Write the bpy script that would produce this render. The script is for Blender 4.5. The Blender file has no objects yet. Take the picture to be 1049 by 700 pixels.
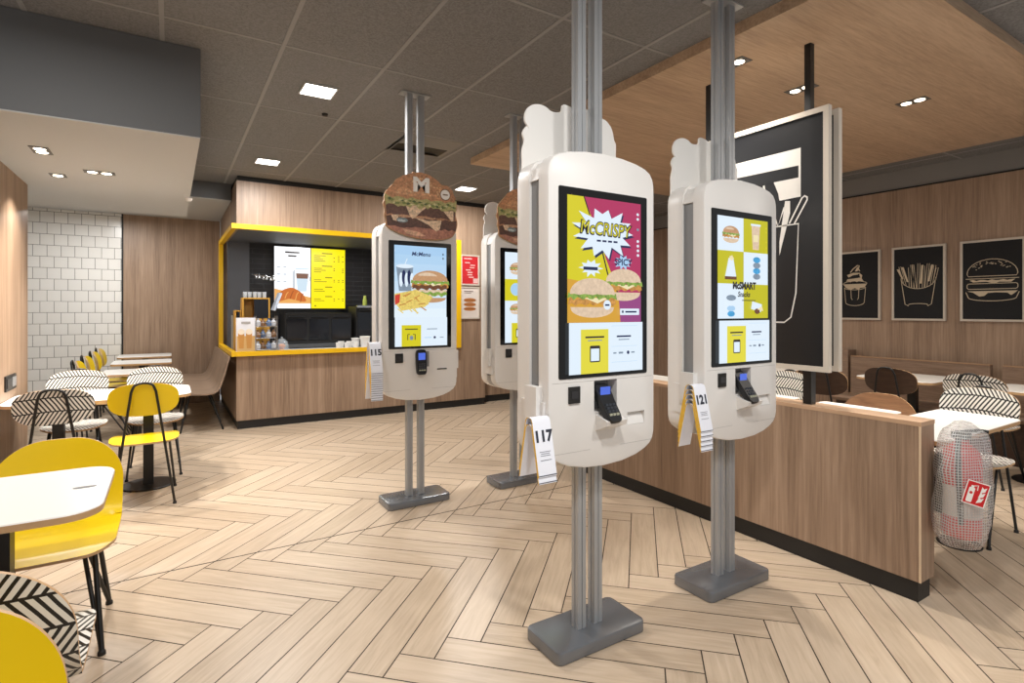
import bpy, bmesh, math, random
from mathutils import Vector, Matrix
random.seed(7)
PI = math.pi
COL = bpy.context.scene.collection

# ------------------------------------------------------------------ colours and materials
def lin(c):
    return tuple((x/255/12.92) if x/255 <= .04045 else ((x/255+.055)/1.055)**2.4 for x in c) + (1,)
MATS = {}
def mat(name, rgb=(128, 128, 128), rough=.5, metal=0, emit=None, strength=1., spec=.5, alpha=1., bump=None):
    if name in MATS: return MATS[name]
    m = bpy.data.materials.new(name); m.use_nodes = True
    nt = m.node_tree; b = nt.nodes['Principled BSDF']
    b.inputs['Base Color'].default_value = lin(rgb)
    b.inputs['Roughness'].default_value = rough
    b.inputs['Metallic'].default_value = metal
    b.inputs['Specular IOR Level'].default_value = spec
    b.inputs['Alpha'].default_value = alpha
    if emit is not None:
        b.inputs['Emission Color'].default_value = lin(emit)
        b.inputs['Emission Strength'].default_value = strength
    # faint procedural variation so that every surface is node based
    tc = nt.nodes.new('ShaderNodeTexCoord'); nz = nt.nodes.new('ShaderNodeTexNoise')
    nz.inputs['Scale'].default_value = bump[0] if bump else 60
    nt.links.new(tc.outputs['Object'], nz.inputs['Vector'])
    if bump:
        bp = nt.nodes.new('ShaderNodeBump'); bp.inputs['Strength'].default_value = bump[1]; bp.inputs['Distance'].default_value = .004
        nt.links.new(nz.outputs['Fac'], bp.inputs['Height']); nt.links.new(bp.outputs['Normal'], b.inputs['Normal'])
    else:
        mr = nt.nodes.new('ShaderNodeMapRange')
        mr.inputs['To Min'].default_value = max(0, rough-.04); mr.inputs['To Max'].default_value = min(1, rough+.04)
        nt.links.new(nz.outputs['Fac'], mr.inputs['Value']); nt.links.new(mr.outputs['Result'], b.inputs['Roughness'])
    MATS[name] = m
    return m
def glow(name, rgb, strength=1.):
    return mat(name, (8, 8, 8), .35, 0, rgb, strength)

def N(nt, typ, **kw):
    n = nt.nodes.new(typ)
    for k, v in kw.items():
        if k in n.bl_rna.properties: setattr(n, k, v)
        else: n.inputs[k].default_value = v
    return n
def math_node(nt, op, a, b=None, c=None):
    n = nt.nodes.new('ShaderNodeMath'); n.operation = op
    for i, v in enumerate((a, b, c)):
        if v is None: continue
        if isinstance(v, (int, float)): n.inputs[i].default_value = v
        else: nt.links.new(v, n.inputs[i])
    return n.outputs[0]
def ramp(nt, fac, stops):
    r = nt.nodes.new('ShaderNodeValToRGB'); el = r.color_ramp.elements
    while len(el) < len(stops): el.new(.5)
    for e, (p, c) in zip(el, stops): e.position = p; e.color = lin(c)
    nt.links.new(fac, r.inputs['Fac']); return r.outputs['Color']

def wood(name, dark, mid, light, scale, rough=.45, streak=(46, 46, 1.6)):
    """wood laminate; scale gives the fine grain stretch, streak the wider bands"""
    m = bpy.data.materials.new(name); m.use_nodes = True; nt = m.node_tree; b = nt.nodes['Principled BSDF']
    tc = N(nt, 'ShaderNodeTexCoord')
    mp = N(nt, 'ShaderNodeMapping'); mp.inputs['Scale'].default_value = scale; nt.links.new(tc.outputs['Object'], mp.inputs['Vector'])
    n1 = N(nt, 'ShaderNodeTexNoise', Scale=1., Detail=6., Roughness=.62, Distortion=.25); nt.links.new(mp.outputs['Vector'], n1.inputs['Vector'])
    mp2 = N(nt, 'ShaderNodeMapping'); mp2.inputs['Scale'].default_value = streak; nt.links.new(tc.outputs['Object'], mp2.inputs['Vector'])
    n2 = N(nt, 'ShaderNodeTexNoise', Scale=.22, Detail=3., Roughness=.5); nt.links.new(mp2.outputs['Vector'], n2.inputs['Vector'])
    f = math_node(nt, 'ADD', math_node(nt, 'MULTIPLY', n1.outputs['Fac'], .55), math_node(nt, 'MULTIPLY', n2.outputs['Fac'], .45))
    c = ramp(nt, f, [(.33, dark), (.5, mid), (.66, light)])
    nt.links.new(c, b.inputs['Base Color']); b.inputs['Roughness'].default_value = rough
    bp = N(nt, 'ShaderNodeBump', Strength=.08, Distance=.002); nt.links.new(n1.outputs['Fac'], bp.inputs['Height']); nt.links.new(bp.outputs['Normal'], b.inputs['Normal'])
    MATS[name] = m; return m

WOOD = wood('wood_upright', (126, 103, 84), (156, 130, 108), (178, 152, 129), (60, 60, 2.2))
WOODC = wood('wood_ceiling', (160, 134, 110), (186, 159, 132), (204, 178, 150), (5, 60, 60), .5, (2., 30, 30))
BENCHY = wood('bench_wood_long', (112, 90, 74), (136, 112, 94), (154, 130, 110), (60, 5, 60), .4, (30, 3, 30))
BENCHW = wood('bench_wood', (122, 100, 84), (150, 127, 108), (170, 146, 126), (6, 50, 50), .4, (3, 30, 30))
DARKW = wood('dark_wood', (44, 30, 22), (60, 42, 32), (74, 54, 40), (6, 50, 50), .4, (3, 30, 30))
BROWNW = wood('brown_wood', (108, 74, 50), (134, 96, 66), (156, 116, 82), (6, 50, 50), .4, (3, 30, 30))
BOXW = wood('box_wood', (178, 128, 40), (204, 152, 56), (222, 172, 74), (40, 40, 3), .45)

def pattern_mat():
    m = bpy.data.materials.new('leaf_stripe'); m.use_nodes = True; nt = m.node_tree; b = nt.nodes['Principled BSDF']
    uv = N(nt, 'ShaderNodeUVMap'); sp = N(nt, 'ShaderNodeSeparateXYZ'); nt.links.new(uv.outputs['UV'], sp.inputs[0])
    u, v = sp.outputs[0], sp.outputs[1]
    v = math_node(nt, 'ADD', v, math_node(nt, 'MULTIPLY', math_node(nt, 'SINE', math_node(nt, 'MULTIPLY', u, 9.)), .012))
    h = .092
    row = math_node(nt, 'FLOOR', math_node(nt, 'DIVIDE', v, h))
    fr = math_node(nt, 'SUBTRACT', math_node(nt, 'DIVIDE', v, h), row)
    sgn = math_node(nt, 'SUBTRACT', math_node(nt, 'MULTIPLY', math_node(nt, 'FLOORED_MODULO', row, 2.), 2.), 1.)
    nz = N(nt, 'ShaderNodeTexNoise', Scale=9., Detail=1.); nt.links.new(uv.outputs['UV'], nz.inputs['Vector'])
    t = math_node(nt, 'ADD', u, math_node(nt, 'MULTIPLY', math_node(nt, 'MULTIPLY', sgn, fr), .055))
    t = math_node(nt, 'ADD', t, math_node(nt, 'MULTIPLY', nz.outputs['Fac'], .012))
    st = math_node(nt, 'LESS_THAN', math_node(nt, 'FRACT', math_node(nt, 'DIVIDE', t, .0235)), .42)
    spn = math_node(nt, 'LESS_THAN', fr, .085)
    k = math_node(nt, 'MAXIMUM', st, spn)
    mx = N(nt, 'ShaderNodeMix', data_type='RGBA'); nt.links.new(k, mx.inputs[0])
    mx.inputs[6].default_value = lin((232, 228, 220)); mx.inputs[7].default_value = lin((24, 22, 21))
    nt.links.new(mx.outputs[2], b.inputs['Base Color']); b.inputs['Roughness'].default_value = .4
    MATS['leaf_stripe'] = m; return m
PATT = pattern_mat()

def plank_mat():
    m = bpy.data.materials.new('oak_plank_tile'); m.use_nodes = True; nt = m.node_tree; b = nt.nodes['Principled BSDF']
    uv = N(nt, 'ShaderNodeUVMap')
    mp = N(nt, 'ShaderNodeMapping'); mp.inputs['Scale'].default_value = (2.2, 26, 1); nt.links.new(uv.outputs['UV'], mp.inputs['Vector'])
    n1 = N(nt, 'ShaderNodeTexNoise', Scale=1.6, Detail=6., Roughness=.62, Distortion=.6); nt.links.new(mp.outputs['Vector'], n1.inputs['Vector'])
    at = N(nt, 'ShaderNodeAttribute', attribute_name='tone'); 
    f = math_node(nt, 'ADD', math_node(nt, 'MULTIPLY', n1.outputs['Fac'], .78), math_node(nt, 'MULTIPLY', at.outputs['Fac'], .22))
    c = ramp(nt, f, [(.28, (172, 152, 129)), (.5, (190, 170, 147)), (.72, (202, 183, 161))])
    nt.links.new(c, b.inputs['Base Color']); b.inputs['Roughness'].default_value = .36
    bp = N(nt, 'ShaderNodeBump', Strength=.06, Distance=.002); nt.links.new(n1.outputs['Fac'], bp.inputs['Height']); nt.links.new(bp.outputs['Normal'], b.inputs['Normal'])
    return m
PLANK = plank_mat()

def tile_mat(name, c1, c2, mortar, w, h, axis='XZ', rough=.25):
    m = bpy.data.materials.new(name); m.use_nodes = True; nt = m.node_tree; b = nt.nodes['Principled BSDF']
    tc = N(nt, 'ShaderNodeTexCoord'); sp = N(nt, 'ShaderNodeSeparateXYZ'); nt.links.new(tc.outputs['Object'], sp.inputs[0])
    cb = N(nt, 'ShaderNodeCombineXYZ'); nt.links.new(sp.outputs[0], cb.inputs[0]); nt.links.new(sp.outputs[2], cb.inputs[1])
    br = N(nt, 'ShaderNodeTexBrick'); nt.links.new(cb.outputs[0], br.inputs['Vector'])
    br.inputs['Scale'].default_value = 1.; br.inputs['Brick Width'].default_value = w; br.inputs['Row Height'].default_value = h
    br.inputs['Mortar Size'].default_value = .0032; br.inputs['Mortar Smooth'].default_value = .1; br.inputs['Bias'].default_value = 0
    br.inputs['Color1'].default_value = lin(c1); br.inputs['Color2'].default_value = lin(c2); br.inputs['Mortar'].default_value = lin(mortar)
    nt.links.new(br.outputs['Color'], b.inputs['Base Color']); b.inputs['Roughness'].default_value = rough
    bp = N(nt, 'ShaderNodeBump', Strength=.4, Distance=.004, invert=True); nt.links.new(br.outputs['Fac'], bp.inputs['Height']); nt.links.new(bp.outputs['Normal'], b.inputs['Normal'])
    MATS[name] = m; return m
WTILE = tile_mat('white_wall_tile', (238, 236, 232), (232, 230, 226), (128, 124, 120), .148, .152)
BTILE = tile_mat('black_wall_tile', (30, 30, 33), (36, 36, 39), (58, 58, 62), .3, .075, rough=.3)

def ceil_mat():
    m = bpy.data.materials.new('mineral_ceiling_tile'); m.use_nodes = True; nt = m.node_tree; b = nt.nodes['Principled BSDF']
    tc = N(nt, 'ShaderNodeTexCoord')
    n1 = N(nt, 'ShaderNodeTexNoise', Scale=90., Detail=4., Roughness=.7); nt.links.new(tc.outputs['Object'], n1.inputs['Vector'])
    c = ramp(nt, n1.outputs['Fac'], [(.32, (104, 103, 103)), (.55, (128, 127, 127)), (.75, (142, 141, 141))])
    nt.links.new(c, b.inputs['Base Color']); b.inputs['Roughness'].default_value = .9
    bp = N(nt, 'ShaderNodeBump', Strength=.3, Distance=.003); nt.links.new(n1.outputs['Fac'], bp.inputs['Height']); nt.links.new(bp.outputs['Normal'], b.inputs['Normal'])
    return m
CTILE = ceil_mat()

WHITE = mat('kiosk_white', (224, 221, 217), .38)
WHITE2 = mat('plain_white', (232, 229, 224), .4)
TOPW = mat('table_white', (238, 236, 231), .3)
BLACK = mat('black_metal', (18, 17, 17), .4)
BLACKM = mat('black_matt', (24, 23, 22), .6)
GLASSB = mat('black_glass', (12, 10, 9), .08)
ALU = mat('aluminium', (168, 170, 172), .36, .4)
STEEL = mat('base_steel', (128, 131, 136), .24, .6)
YEL = mat('yellow_lacquer', (236, 202, 6), .32)
YELB = mat('yellow_trim', (236, 186, 8), .4)
PLY = mat('plywood_edge', (196, 158, 116), .5)
GREYD = mat('dark_grey_paint', (95, 96, 97), .7)
GREYP = mat('grey_panel', (96, 98, 104), .6)
SOFW = mat('soffit_white', (182, 183, 183), .7)
TEE = mat('ceiling_tee', (146, 145, 144), .6)
CREAM = mat('frame_cream', (206, 196, 182), .5)
CHALK = mat('picture_black', (17, 18, 21), .75)
LINEC = mat('picture_line', (206, 190, 164), .7)
GROUT = mat('grout', (58, 47, 38), .9)
INK = mat('ink', (40, 44, 58), .6)
INKG = mat('ink_grey', (120, 122, 132), .6)
PAPER = mat('paper', (234, 236, 244), .5)
TERM = mat('terminal_black', (22, 24, 28), .35)
KEYS = mat('terminal_keys', (58, 62, 70), .4)
SKIRT = mat('skirting_black', (26, 25, 25), .5)
LAMP = glow('lamp_lens', (255, 250, 240), 9.)
LAMPW = glow('spot_lens', (255, 240, 214), 8.)

def mottle(m, scale, lo, hi):
    """speckle a printed or displayed colour with procedural noise"""
    if m.get('mottled'): return m
    m['mottled'] = 1
    nt = m.node_tree; b = nt.nodes['Principled BSDF']
    tc = N(nt, 'ShaderNodeTexCoord'); nz = N(nt, 'ShaderNodeTexNoise', Scale=scale, Detail=4., Roughness=.65); nt.links.new(tc.outputs['Object'], nz.inputs['Vector'])
    mr = N(nt, 'ShaderNodeMapRange'); mr.inputs['From Min'].default_value = .3; mr.inputs['From Max'].default_value = .7
    mr.inputs['To Min'].default_value = lo; mr.inputs['To Max'].default_value = hi; nt.links.new(nz.outputs['Fac'], mr.inputs['Value'])
    for sock in ('Base Color', 'Emission Color'):
        mx = N(nt, 'ShaderNodeMix', data_type='RGBA', blend_type='MULTIPLY'); mx.inputs[0].default_value = 1
        mx.inputs[6].default_value = b.inputs[sock].default_value; nt.links.new(mr.outputs['Result'], mx.inputs[7]); nt.links.new(mx.outputs[2], b.inputs[sock])
    return m
# ------------------------------------------------------------------ mesh builder
class MB:
    def __init__(s): s.v = []; s.f = []; s.m = []; s.uv = []; s.mats = []
    def mi(s, m):
        if m not in s.mats: s.mats.append(m)
        return s.mats.index(m)
    def add(s, vs, fs, m, uvs=None):
        o = len(s.v); s.v += [tuple(x) for x in vs]; k = s.mi(m)
        for f in fs:
            s.f.append([o+i for i in f]); s.m.append(k)
            s.uv.append([uvs[i] for i in f] if uvs else None)
    def box(s, a, b, m):
        (x0, y0, z0), (x1, y1, z1) = a, b
        x0, x1 = sorted((x0, x1)); y0, y1 = sorted((y0, y1)); z0, z1 = sorted((z0, z1))
        s.add([(x0,y0,z0),(x1,y0,z0),(x1,y1,z0),(x0,y1,z0),(x0,y0,z1),(x1,y0,z1),(x1,y1,z1),(x0,y1,z1)],
              [(0,3,2,1),(4,5,6,7),(0,1,5,4),(1,2,6,5),(2,3,7,6),(3,0,4,7)], m); return s
    def cbox(s, c, d, m, rot=None):
        """box by centre and size, optional rotation matrix"""
        R = rot or Matrix.Identity(3); vs = []
        for z in (-1, 1):
            for x, y in ((-1,-1),(1,-1),(1,1),(-1,1)):
                vs.append(Vector(c) + R @ Vector((x*d[0]/2, y*d[1]/2, z*d[2]/2)))
        s.add(vs, [(0,3,2,1),(4,5,6,7),(0,1,5,4),(1,2,6,5),(2,3,7,6),(3,0,4,7)], m); return s
    def loops(s, loops, m, cap0=True, cap1=True, closed=True):
        """skin a list of equal-length loops"""
        n = len(loops[0]); vs = [p for L in loops for p in L]; fs = []
        for i in range(len(loops)-1):
            for j in range(n if closed else n-1):
                k = (j+1) % n
                fs.append((i*n+j, i*n+k, (i+1)*n+k, (i+1)*n+j))
        if cap0: fs.append(tuple(range(n-1, -1, -1)))
        if cap1: fs.append(tuple((len(loops)-1)*n+j for j in range(n)))
        s.add(vs, fs, m); return s
    def tube(s, pts, r, m, n=8, r1=None):
        pts = [Vector(p) for p in pts]; L = []; up = None
        for i, p in enumerate(pts):
            d = (pts[min(i+1, len(pts)-1)] - pts[max(i-1, 0)]).normalized()
            if up is None: up = Vector((0,0,1)) if abs(d.z) < .9 else Vector((1,0,0))
            a = d.cross(up).normalized(); up = a.cross(d).normalized()
            rr = r if r1 is None else r+(r1-r)*i/(len(pts)-1)
            L.append([p + rr*(math.cos(2*PI*k/n)*a + math.sin(2*PI*k/n)*up) for k in range(n)])
        return s.loops(L, m)
    def lathe(s, c, prof, m, n=24, axis='Z'):
        L = []
        for r, h in prof:
            ring = []
            for k in range(n):
                x, y = r*math.cos(2*PI*k/n), r*math.sin(2*PI*k/n)
                ring.append((c[0]+x, c[1]+y, c[2]+h) if axis == 'Z' else (c[0]+x, c[1]+h, c[2]-y) if axis == 'Y' else (c[0]+h, c[1]+x, c[2]+y))
            L.append(ring)
        return s.loops(L, m)
    def build(s, name, parent=None, smooth=35, loc=None, rotz=0, **props):
        me = bpy.data.meshes.new(name); me.from_pydata([tuple(v) for v in s.v], [], s.f)
        for m in s.mats: me.materials.append(m)
        for p, k in zip(me.polygons, s.m): p.material_index = k
        if any(s.uv):
            ul = me.uv_layers.new(name='UVMap')
            for p, uv in zip(me.polygons, s.uv):
                if uv:
                    for li, q in zip(p.loop_indices, uv): ul.data[li].uv = q
        bm = bmesh.new(); bm.from_mesh(me); bmesh.ops.remove_doubles(bm, verts=bm.verts, dist=1e-6)
        if not getattr(s, 'flat', False): bmesh.ops.recalc_face_normals(bm, faces=bm.faces)
        if smooth:
            for f in bm.faces: f.smooth = True
            for e in bm.edges:
                if len(e.link_faces) == 2 and e.calc_face_angle(0) > math.radians(smooth): e.smooth = False
                if len(e.link_faces) == 2 and e.link_faces[0].material_index != e.link_faces[1].material_index: e.smooth = False
        bm.to_mesh(me); bm.free()
        o = bpy.data.objects.new(name, me); COL.objects.link(o)
        if parent: o.parent = parent
        if loc: o.location = loc
        o.rotation_euler.z = rotz
        for k, v in props.items(): o[k] = v
        return o

def tag(o, label, cat, group=None):
    o['label'] = label; o['category'] = cat
    if group: o['group'] = group
    return o
def thing(name, label, cat, loc=(0,0,0), rotz=0, group=None):
    o = bpy.data.objects.new(name, None); COL.objects.link(o); o.empty_display_size = .1
    o.location = loc; o.rotation_euler.z = rotz
    return tag(o, label, cat, group)
def copy_tree(o, parent=None):
    c = o.copy(); COL.objects.link(c)
    if parent: c.parent = parent
    for ch in list(o.children): copy_tree(ch, c)
    return c
def struct(name, mb, **kw):
    o = mb.build(name, smooth=kw.pop('smooth', 0)); o['kind'] = 'structure'; return o

def superellipse(a, b, n=48, e=3.2):
    out = []
    for k in range(n):
        t = 2*PI*k/n; c, q = math.cos(t), math.sin(t)
        out.append((a*math.copysign(abs(c)**(2/e), c), b*math.copysign(abs(q)**(2/e), q)))
    return out
def rrect(x0, y0, x1, y1, r, n=6):
    out = []
    rs = r if isinstance(r, (list, tuple)) else (r, r, r, r)
    for (cx, cy, a0, rr) in ((x1-rs[0], y0+rs[0], -90, rs[0]), (x1-rs[1], y1-rs[1], 0, rs[1]), (x0+rs[2], y1-rs[2], 90, rs[2]), (x0+rs[3], y0+rs[3], 180, rs[3])):
        for k in range(n+1):
            a = math.radians(a0+90*k/n); out.append((cx+rr*math.cos(a), cy+rr*math.sin(a)))
    return out
def inset(poly, d):
    n = len(poly); out = []
    area = sum(poly[i][0]*poly[(i+1)%n][1]-poly[(i+1)%n][0]*poly[i][1] for i in range(n))
    sg = 1 if area > 0 else -1
    for i in range(n):
        p0, p1, p2 = Vector(poly[i-1]), Vector(poly[i]), Vector(poly[(i+1)%n])
        d1 = (p1-p0); d2 = (p2-p1)
        if d1.length < 1e-7: d1 = d2
        if d2.length < 1e-7: d2 = d1
        t = (d1.normalized()+d2.normalized())
        if t.length < 1e-6: t = d1
        t.normalize(); nrm = Vector((-t.y, t.x))*sg
        q = p1+nrm*d; out.append((q.x, q.y))
    return out

# ------------------------------------------------------------------ flat pictures (screens, prints, posters)
class Pic:
    """flat artwork: origin, u direction and outward normal; v is up"""
    def __init__(s, origin, udir, nrm, step=.0006):
        s.o = Vector(origin); s.u = Vector(udir); s.n = Vector(nrm); s.mb = MB(); s.mb.flat = True; s.l = 0; s.step = step
    def P(s, u, v, l): return s.o + s.u*u + Vector((0,0,1))*v + s.n*(l*s.step)
    def poly(s, pts, m, l=None):
        if l is None: s.l += 1; l = s.l
        vs = [s.P(u, v, l) for u, v in pts]
        nn = Vector((0,0,0))
        for i in range(len(vs)):
            nn += (vs[i]-s.o).cross(vs[(i+1)%len(vs)]-s.o)
        if nn.dot(s.n) < 0: vs.reverse()
        s.mb.add(vs, [tuple(range(len(vs)))], m); return s
    def rect(s, u0, v0, u1, v1, m, l=None): return s.poly([(u0,v0),(u1,v0),(u1,v1),(u0,v1)], m, l)
    def ell(s, cu, cv, a, b, m, l=None, n=28, e=2.): return s.poly([(cu+x, cv+y) for x, y in superellipse(a, b, n, e)], m, l)
    def stroke(s, pts, w, m, l=None, closed=False):
        if l is None: s.l += 1; l = s.l
        n = len(pts); P = [Vector(p) for p in pts]; L = []; R = []
        for i in range(n):
            a = P[i-1] if (i > 0 or closed) else P[i]; b = P[(i+1)%n] if (i < n-1 or closed) else P[i]
            t = (b-a)
            if t.length < 1e-8: t = Vector((1,0))
            t.normalize(); q = Vector((-t.y, t.x))*w/2
            L.append(P[i]+q); R.append(P[i]-q)
        for i in range(n if closed else n-1):
            j = (i+1)%n
            s.poly([L[i], R[i], R[j], L[j]], m, l)
        return s
    def text(s, txt, cu, cv, h, m, l=None, bold=.0, shear=0., xs=1., rot=0.):
        if l is None: s.l += 1; l = s.l
        cu_ = bpy.data.curves.new('t', 'FONT'); cu_.body = txt; cu_.size = h/.72; cu_.align_x = 'CENTER'; cu_.align_y = 'CENTER'
        cu_.offset = bold; cu_.shear = shear; cu_.resolution_u = 3
        ob = bpy.data.objects.new('t', cu_); COL.objects.link(ob); bpy.context.view_layer.update()
        me = bpy.data.meshes.new_from_object(ob.evaluated_get(bpy.context.evaluated_depsgraph_get()))
        cr, sr = math.cos(rot), math.sin(rot)
        vs = []
        for v in me.vertices:
            x, y = v.co.x*xs, v.co.y
            vs.append(s.P(cu+x*cr-y*sr, cv+x*sr+y*cr, l))
        fs = [tuple(p.vertices) for p in me.polygons]
        out = []
        for f in fs:
            a = (vs[f[1]]-vs[f[0]]).cross(vs[f[2]]-vs[f[0]])
            out.append(f if a.dot(s.n) > 0 else tuple(reversed(f)))
        s.mb.add(vs, out, m)
        bpy.data.objects.remove(ob); bpy.data.curves.remove(cu_); bpy.data.meshes.remove(me); return s
    def build(s, name, parent=None, **k): return s.mb.build(name, parent, smooth=0, **k)

def star(cx, cy, a, b, n, k=.68, rnd=None, ph=0.):
    out = []
    for i in range(2*n):
        t = PI*i/n+ph; r = 1. if i % 2 == 0 else k
        if rnd: r *= 1+rnd.uniform(-.1, .12)
        out.append((cx+a*r*math.cos(t), cy+b*r*math.sin(t)))
    return out
def arc(cx, cy, a, b, t0, t1, n=14):
    return [(cx+a*math.cos(math.radians(t0+(t1-t0)*k/n)), cy+b*math.sin(math.radians(t0+(t1-t0)*k/n))) for k in range(n+1)]
def wavy(x0, x1, y, amp, n, ph=0):
    return [(x0+(x1-x0)*k/n, y+amp*math.sin(ph+k*2.3)) for k in range(n+1)]

# ================================================================== SETTING
HC = 2.984
def floor_mesh():
    mb = MB(); w = .15; n = 6; g = .0028
    a0, c0 = 2.675, -1.252+6*w
    q = math.sqrt(.5)
    A = Vector((q, q, 0)); Cc = Vector((q, -q, 0))
    X0, X1, Y0, Y1 = -2.0, 7.0, -.6, 9.7
    tones = []; JY = 3.47
    def plank(i0, i1, j0, j1, along_a):
        base = A*(a0+i0*w) + Cc*(c0+j0*w)
        la, lc = (i1-i0)*w, (j1-j0)*w
        pts = [base+A*g+Cc*g, base+A*(la-g)+Cc*g, base+A*(la-g)+Cc*(lc-g), base+A*g+Cc*(lc-g)]
        ctr = sum(pts, Vector())/4
        if not (X0-1 < ctr.x < X1+1 and Y0-1 < ctr.y < Y1+1): return
        ru, rv = random.random()*20, random.random()*20
        uvs = [(ru, rv), (ru+la, rv), (ru+la, rv+lc), (ru, rv+lc)] if along_a else [(ru, rv), (ru, rv+la), (ru+lc, rv+la), (ru+lc, rv)]
        # clip to the room and split at the movement joint
        def clip(P, ax, lim, keep_less):
            out = []
            for k in range(len(P)):
                p, u = P[k]; p2, u2 = P[(k+1) % len(P)]
                in1 = (p[ax] <= lim) == keep_less; in2 = (p2[ax] <= lim) == keep_less
                if in1: out.append((p, u))
                if in1 != in2:
                    t = (lim-p[ax])/(p2[ax]-p[ax]); out.append((p+(p2-p)*t, (u[0]+(u2[0]-u[0])*t, u[1]+(u2[1]-u[1])*t)))
            return out
        P = list(zip(pts, uvs))
        for ax, lim, less in ((0, X1, True), (0, X0, False), (1, Y1, True), (1, Y0, False)):
            P = clip(P, ax, lim, less)
            if len(P) < 3: return
        tn = random.random()
        for lim, less in ((JY-.005, True), (JY+.005, False)):
            Q = clip(P, 1, lim, less)
            if len(Q) >= 3:
                mb.add([p for p, u in Q], [tuple(range(len(Q)))], PLANK, [u for p, u in Q]); tones.append(tn)
    for i in range(-90, 110):
        for j in range(-110, 90):
            r = (i-j) % 12
            if r == 0: plank(i, i+6, j, j+1, True)
            if r == 11: plank(i, i+1, j, j+6, False)
    mb.add([(X0,Y0,-.0012),(X1,Y0,-.0012),(X1,Y1,-.0012),(X0,Y1,-.0012)], [(0,1,2,3)], GROUT); tones.append(.5)
    mb.flat = True
    o = mb.build('floor', smooth=0)
    at = o.data.attributes.new('tone', 'FLOAT', 'FACE')
    for k, t in enumerate(tones): at.data[k].value = t
    # make all faces look up
    bm = bmesh.new(); bm.from_mesh(o.data); bm.normal_update()
    for f in bm.faces:
        if f.normal.z < 0: f.normal_flip()
    bm.to_mesh(o.data); bm.free()
    o['kind'] = 'structure'
floor_mesh()

# ceiling with its grid of tees
m = MB(); m.box((-2, -.6, HC), (7.15, 9.8, HC+.08), CTILE)
struct('ceiling', m)
m = MB()
x = .577-.615*4
while x < 7:
    m.box((x-.012, -.6, HC-.004), (x+.012, 9.6, HC), TEE); x += .615
y = 3.5-1.125*3
while y < 9.6:
    m.box((-2, y-.009, HC-.003), (7, y+.009, HC), TEE); y += 1.125
struct('trim_1', m)

# left wall, soffit, alcove and back wall
m = MB(); m.box((-1.12, -.6, 0), (-1.0, 5.95, 2.44), WOOD); m.box((-1.12, 5.95, 0), (-1.0, 5.985, 2.44), WOOD); struct('wall_left', m)
m = MB(); m.box((-2.0, 5.99, 0), (-1.9, 9.6, 2.98), SOFW); struct('wall_alcove', m)
m = MB(); m.box((-2.0, 9.6, 0), (-.585, 9.7, 2.98), WTILE); struct('wall_back', m)
m = MB(); m.box((-.565, 9.6, 0), (.66, 9.7, 2.98), WOOD); struct('wall_back_panel', m)
m = MB(); m.box((-.585, 9.58, 0), (-.565, 9.7, 2.98), BLACKM); struct('trim_2', m)
m = MB(); m.box((-2.0, 3.816, 2.446), (.158, 7.12, 2.98), GREYD)
m.box((-2.0, 3.818, 2.440), (.156, 7.12, 2.446), SOFW); struct('trim_3', m)
m = MB(); m.box((-2.0, 7.7, 2.78), (.655, 9.6, 2.98), GREYD); m.box((-2.0, 7.702, 2.774), (.655, 9.6, 2.78), SOFW); struct('trim_4', m)

# counter room: base, fascia, inner walls
m = MB()
m.box((.663, 7.16, .10), (3.99, 7.24, .855), WOOD); m.box((.663, 7.24, .10), (.72, 9.6, .855), WOOD)
m.box((.675, 7.175, 0), (3.99, 7.24, .10), SKIRT); m.box((.675, 7.24, 0), (.72, 9.6, .10), SKIRT)
struct('wall_counter', m)
m = MB(); m.box((.663, 7.16, 2.40), (3.99, 7.24, 2.925), WOOD); m.box((.663, 7.24, 2.40), (.72, 9.6, 2.925), WOOD)
m.box((.673, 7.17, 2.925), (3.99, 7.24, 2.984), BLACKM); m.box((.673, 7.24, 2.925), (.72, 9.6, 2.984), BLACKM)
struct('wall_fascia', m)
m = MB(); m.box((3.53, 7.16, .855), (3.99, 7.24, 2.40), WOOD); m.box((3.95, 7.24, 0), (3.99, 7.32, 2.984), WOOD); struct('wall_pier', m)
m = MB(); m.box((3.99, 7.32, .1), (7.0, 7.40, 2.70), WOOD); m.box((3.99, 7.335, 0), (7.0, 7.40, .1), SKIRT); m.box((3.99, 7.33, 2.7), (7.0, 7.40, 2.984), GREYD); struct('wall_back_right', m)
m = MB(); m.box((.72, 9.0, 0), (3.55, 9.08, 2.6), BTILE); m.box((.72, 8.96, 0), (1.0, 9.0, 2.6), GREYP); m.box((.663, 9.101, .855), (.72, 9.6, 2.40), WOOD); struct('wall_kitchen', m)
m = MB(); m.box((3.55, 7.24, 0), (3.62, 9.08, 2.6), BTILE); struct('wall_kitchen_side', m)
m = MB(); m.box((.72, 7.24, 2.41), (3.55, 9.0, 2.46), GREYP); struct('trim_5', m)

# yellow portal frame round the servery opening
t = thing('servery_frame', 'yellow frame round the servery opening under the wood fascia', 'frame', (0, 0, 0))
MB().box((.605, 7.09, 2.352), (3.56, 7.158, 2.41), YELB).box((.605, 7.158, 2.352), (.66, 9.1, 2.41), YELB).build('head_rail', t, 0)
MB().box((.605, 7.09, .862), (3.56, 7.158, .915), YELB).box((.605, 7.158, .862), (.66, 9.1, .915), YELB).build('sill_rail', t, 0)
MB().box((.605, 9.0, .915), (.66, 9.1, 2.352), YELB).build('post', t, 0)
MB().box((3.49, 7.09, .915), (3.56, 7.158, 2.352), YELB).build('post', t, 0)

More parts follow.
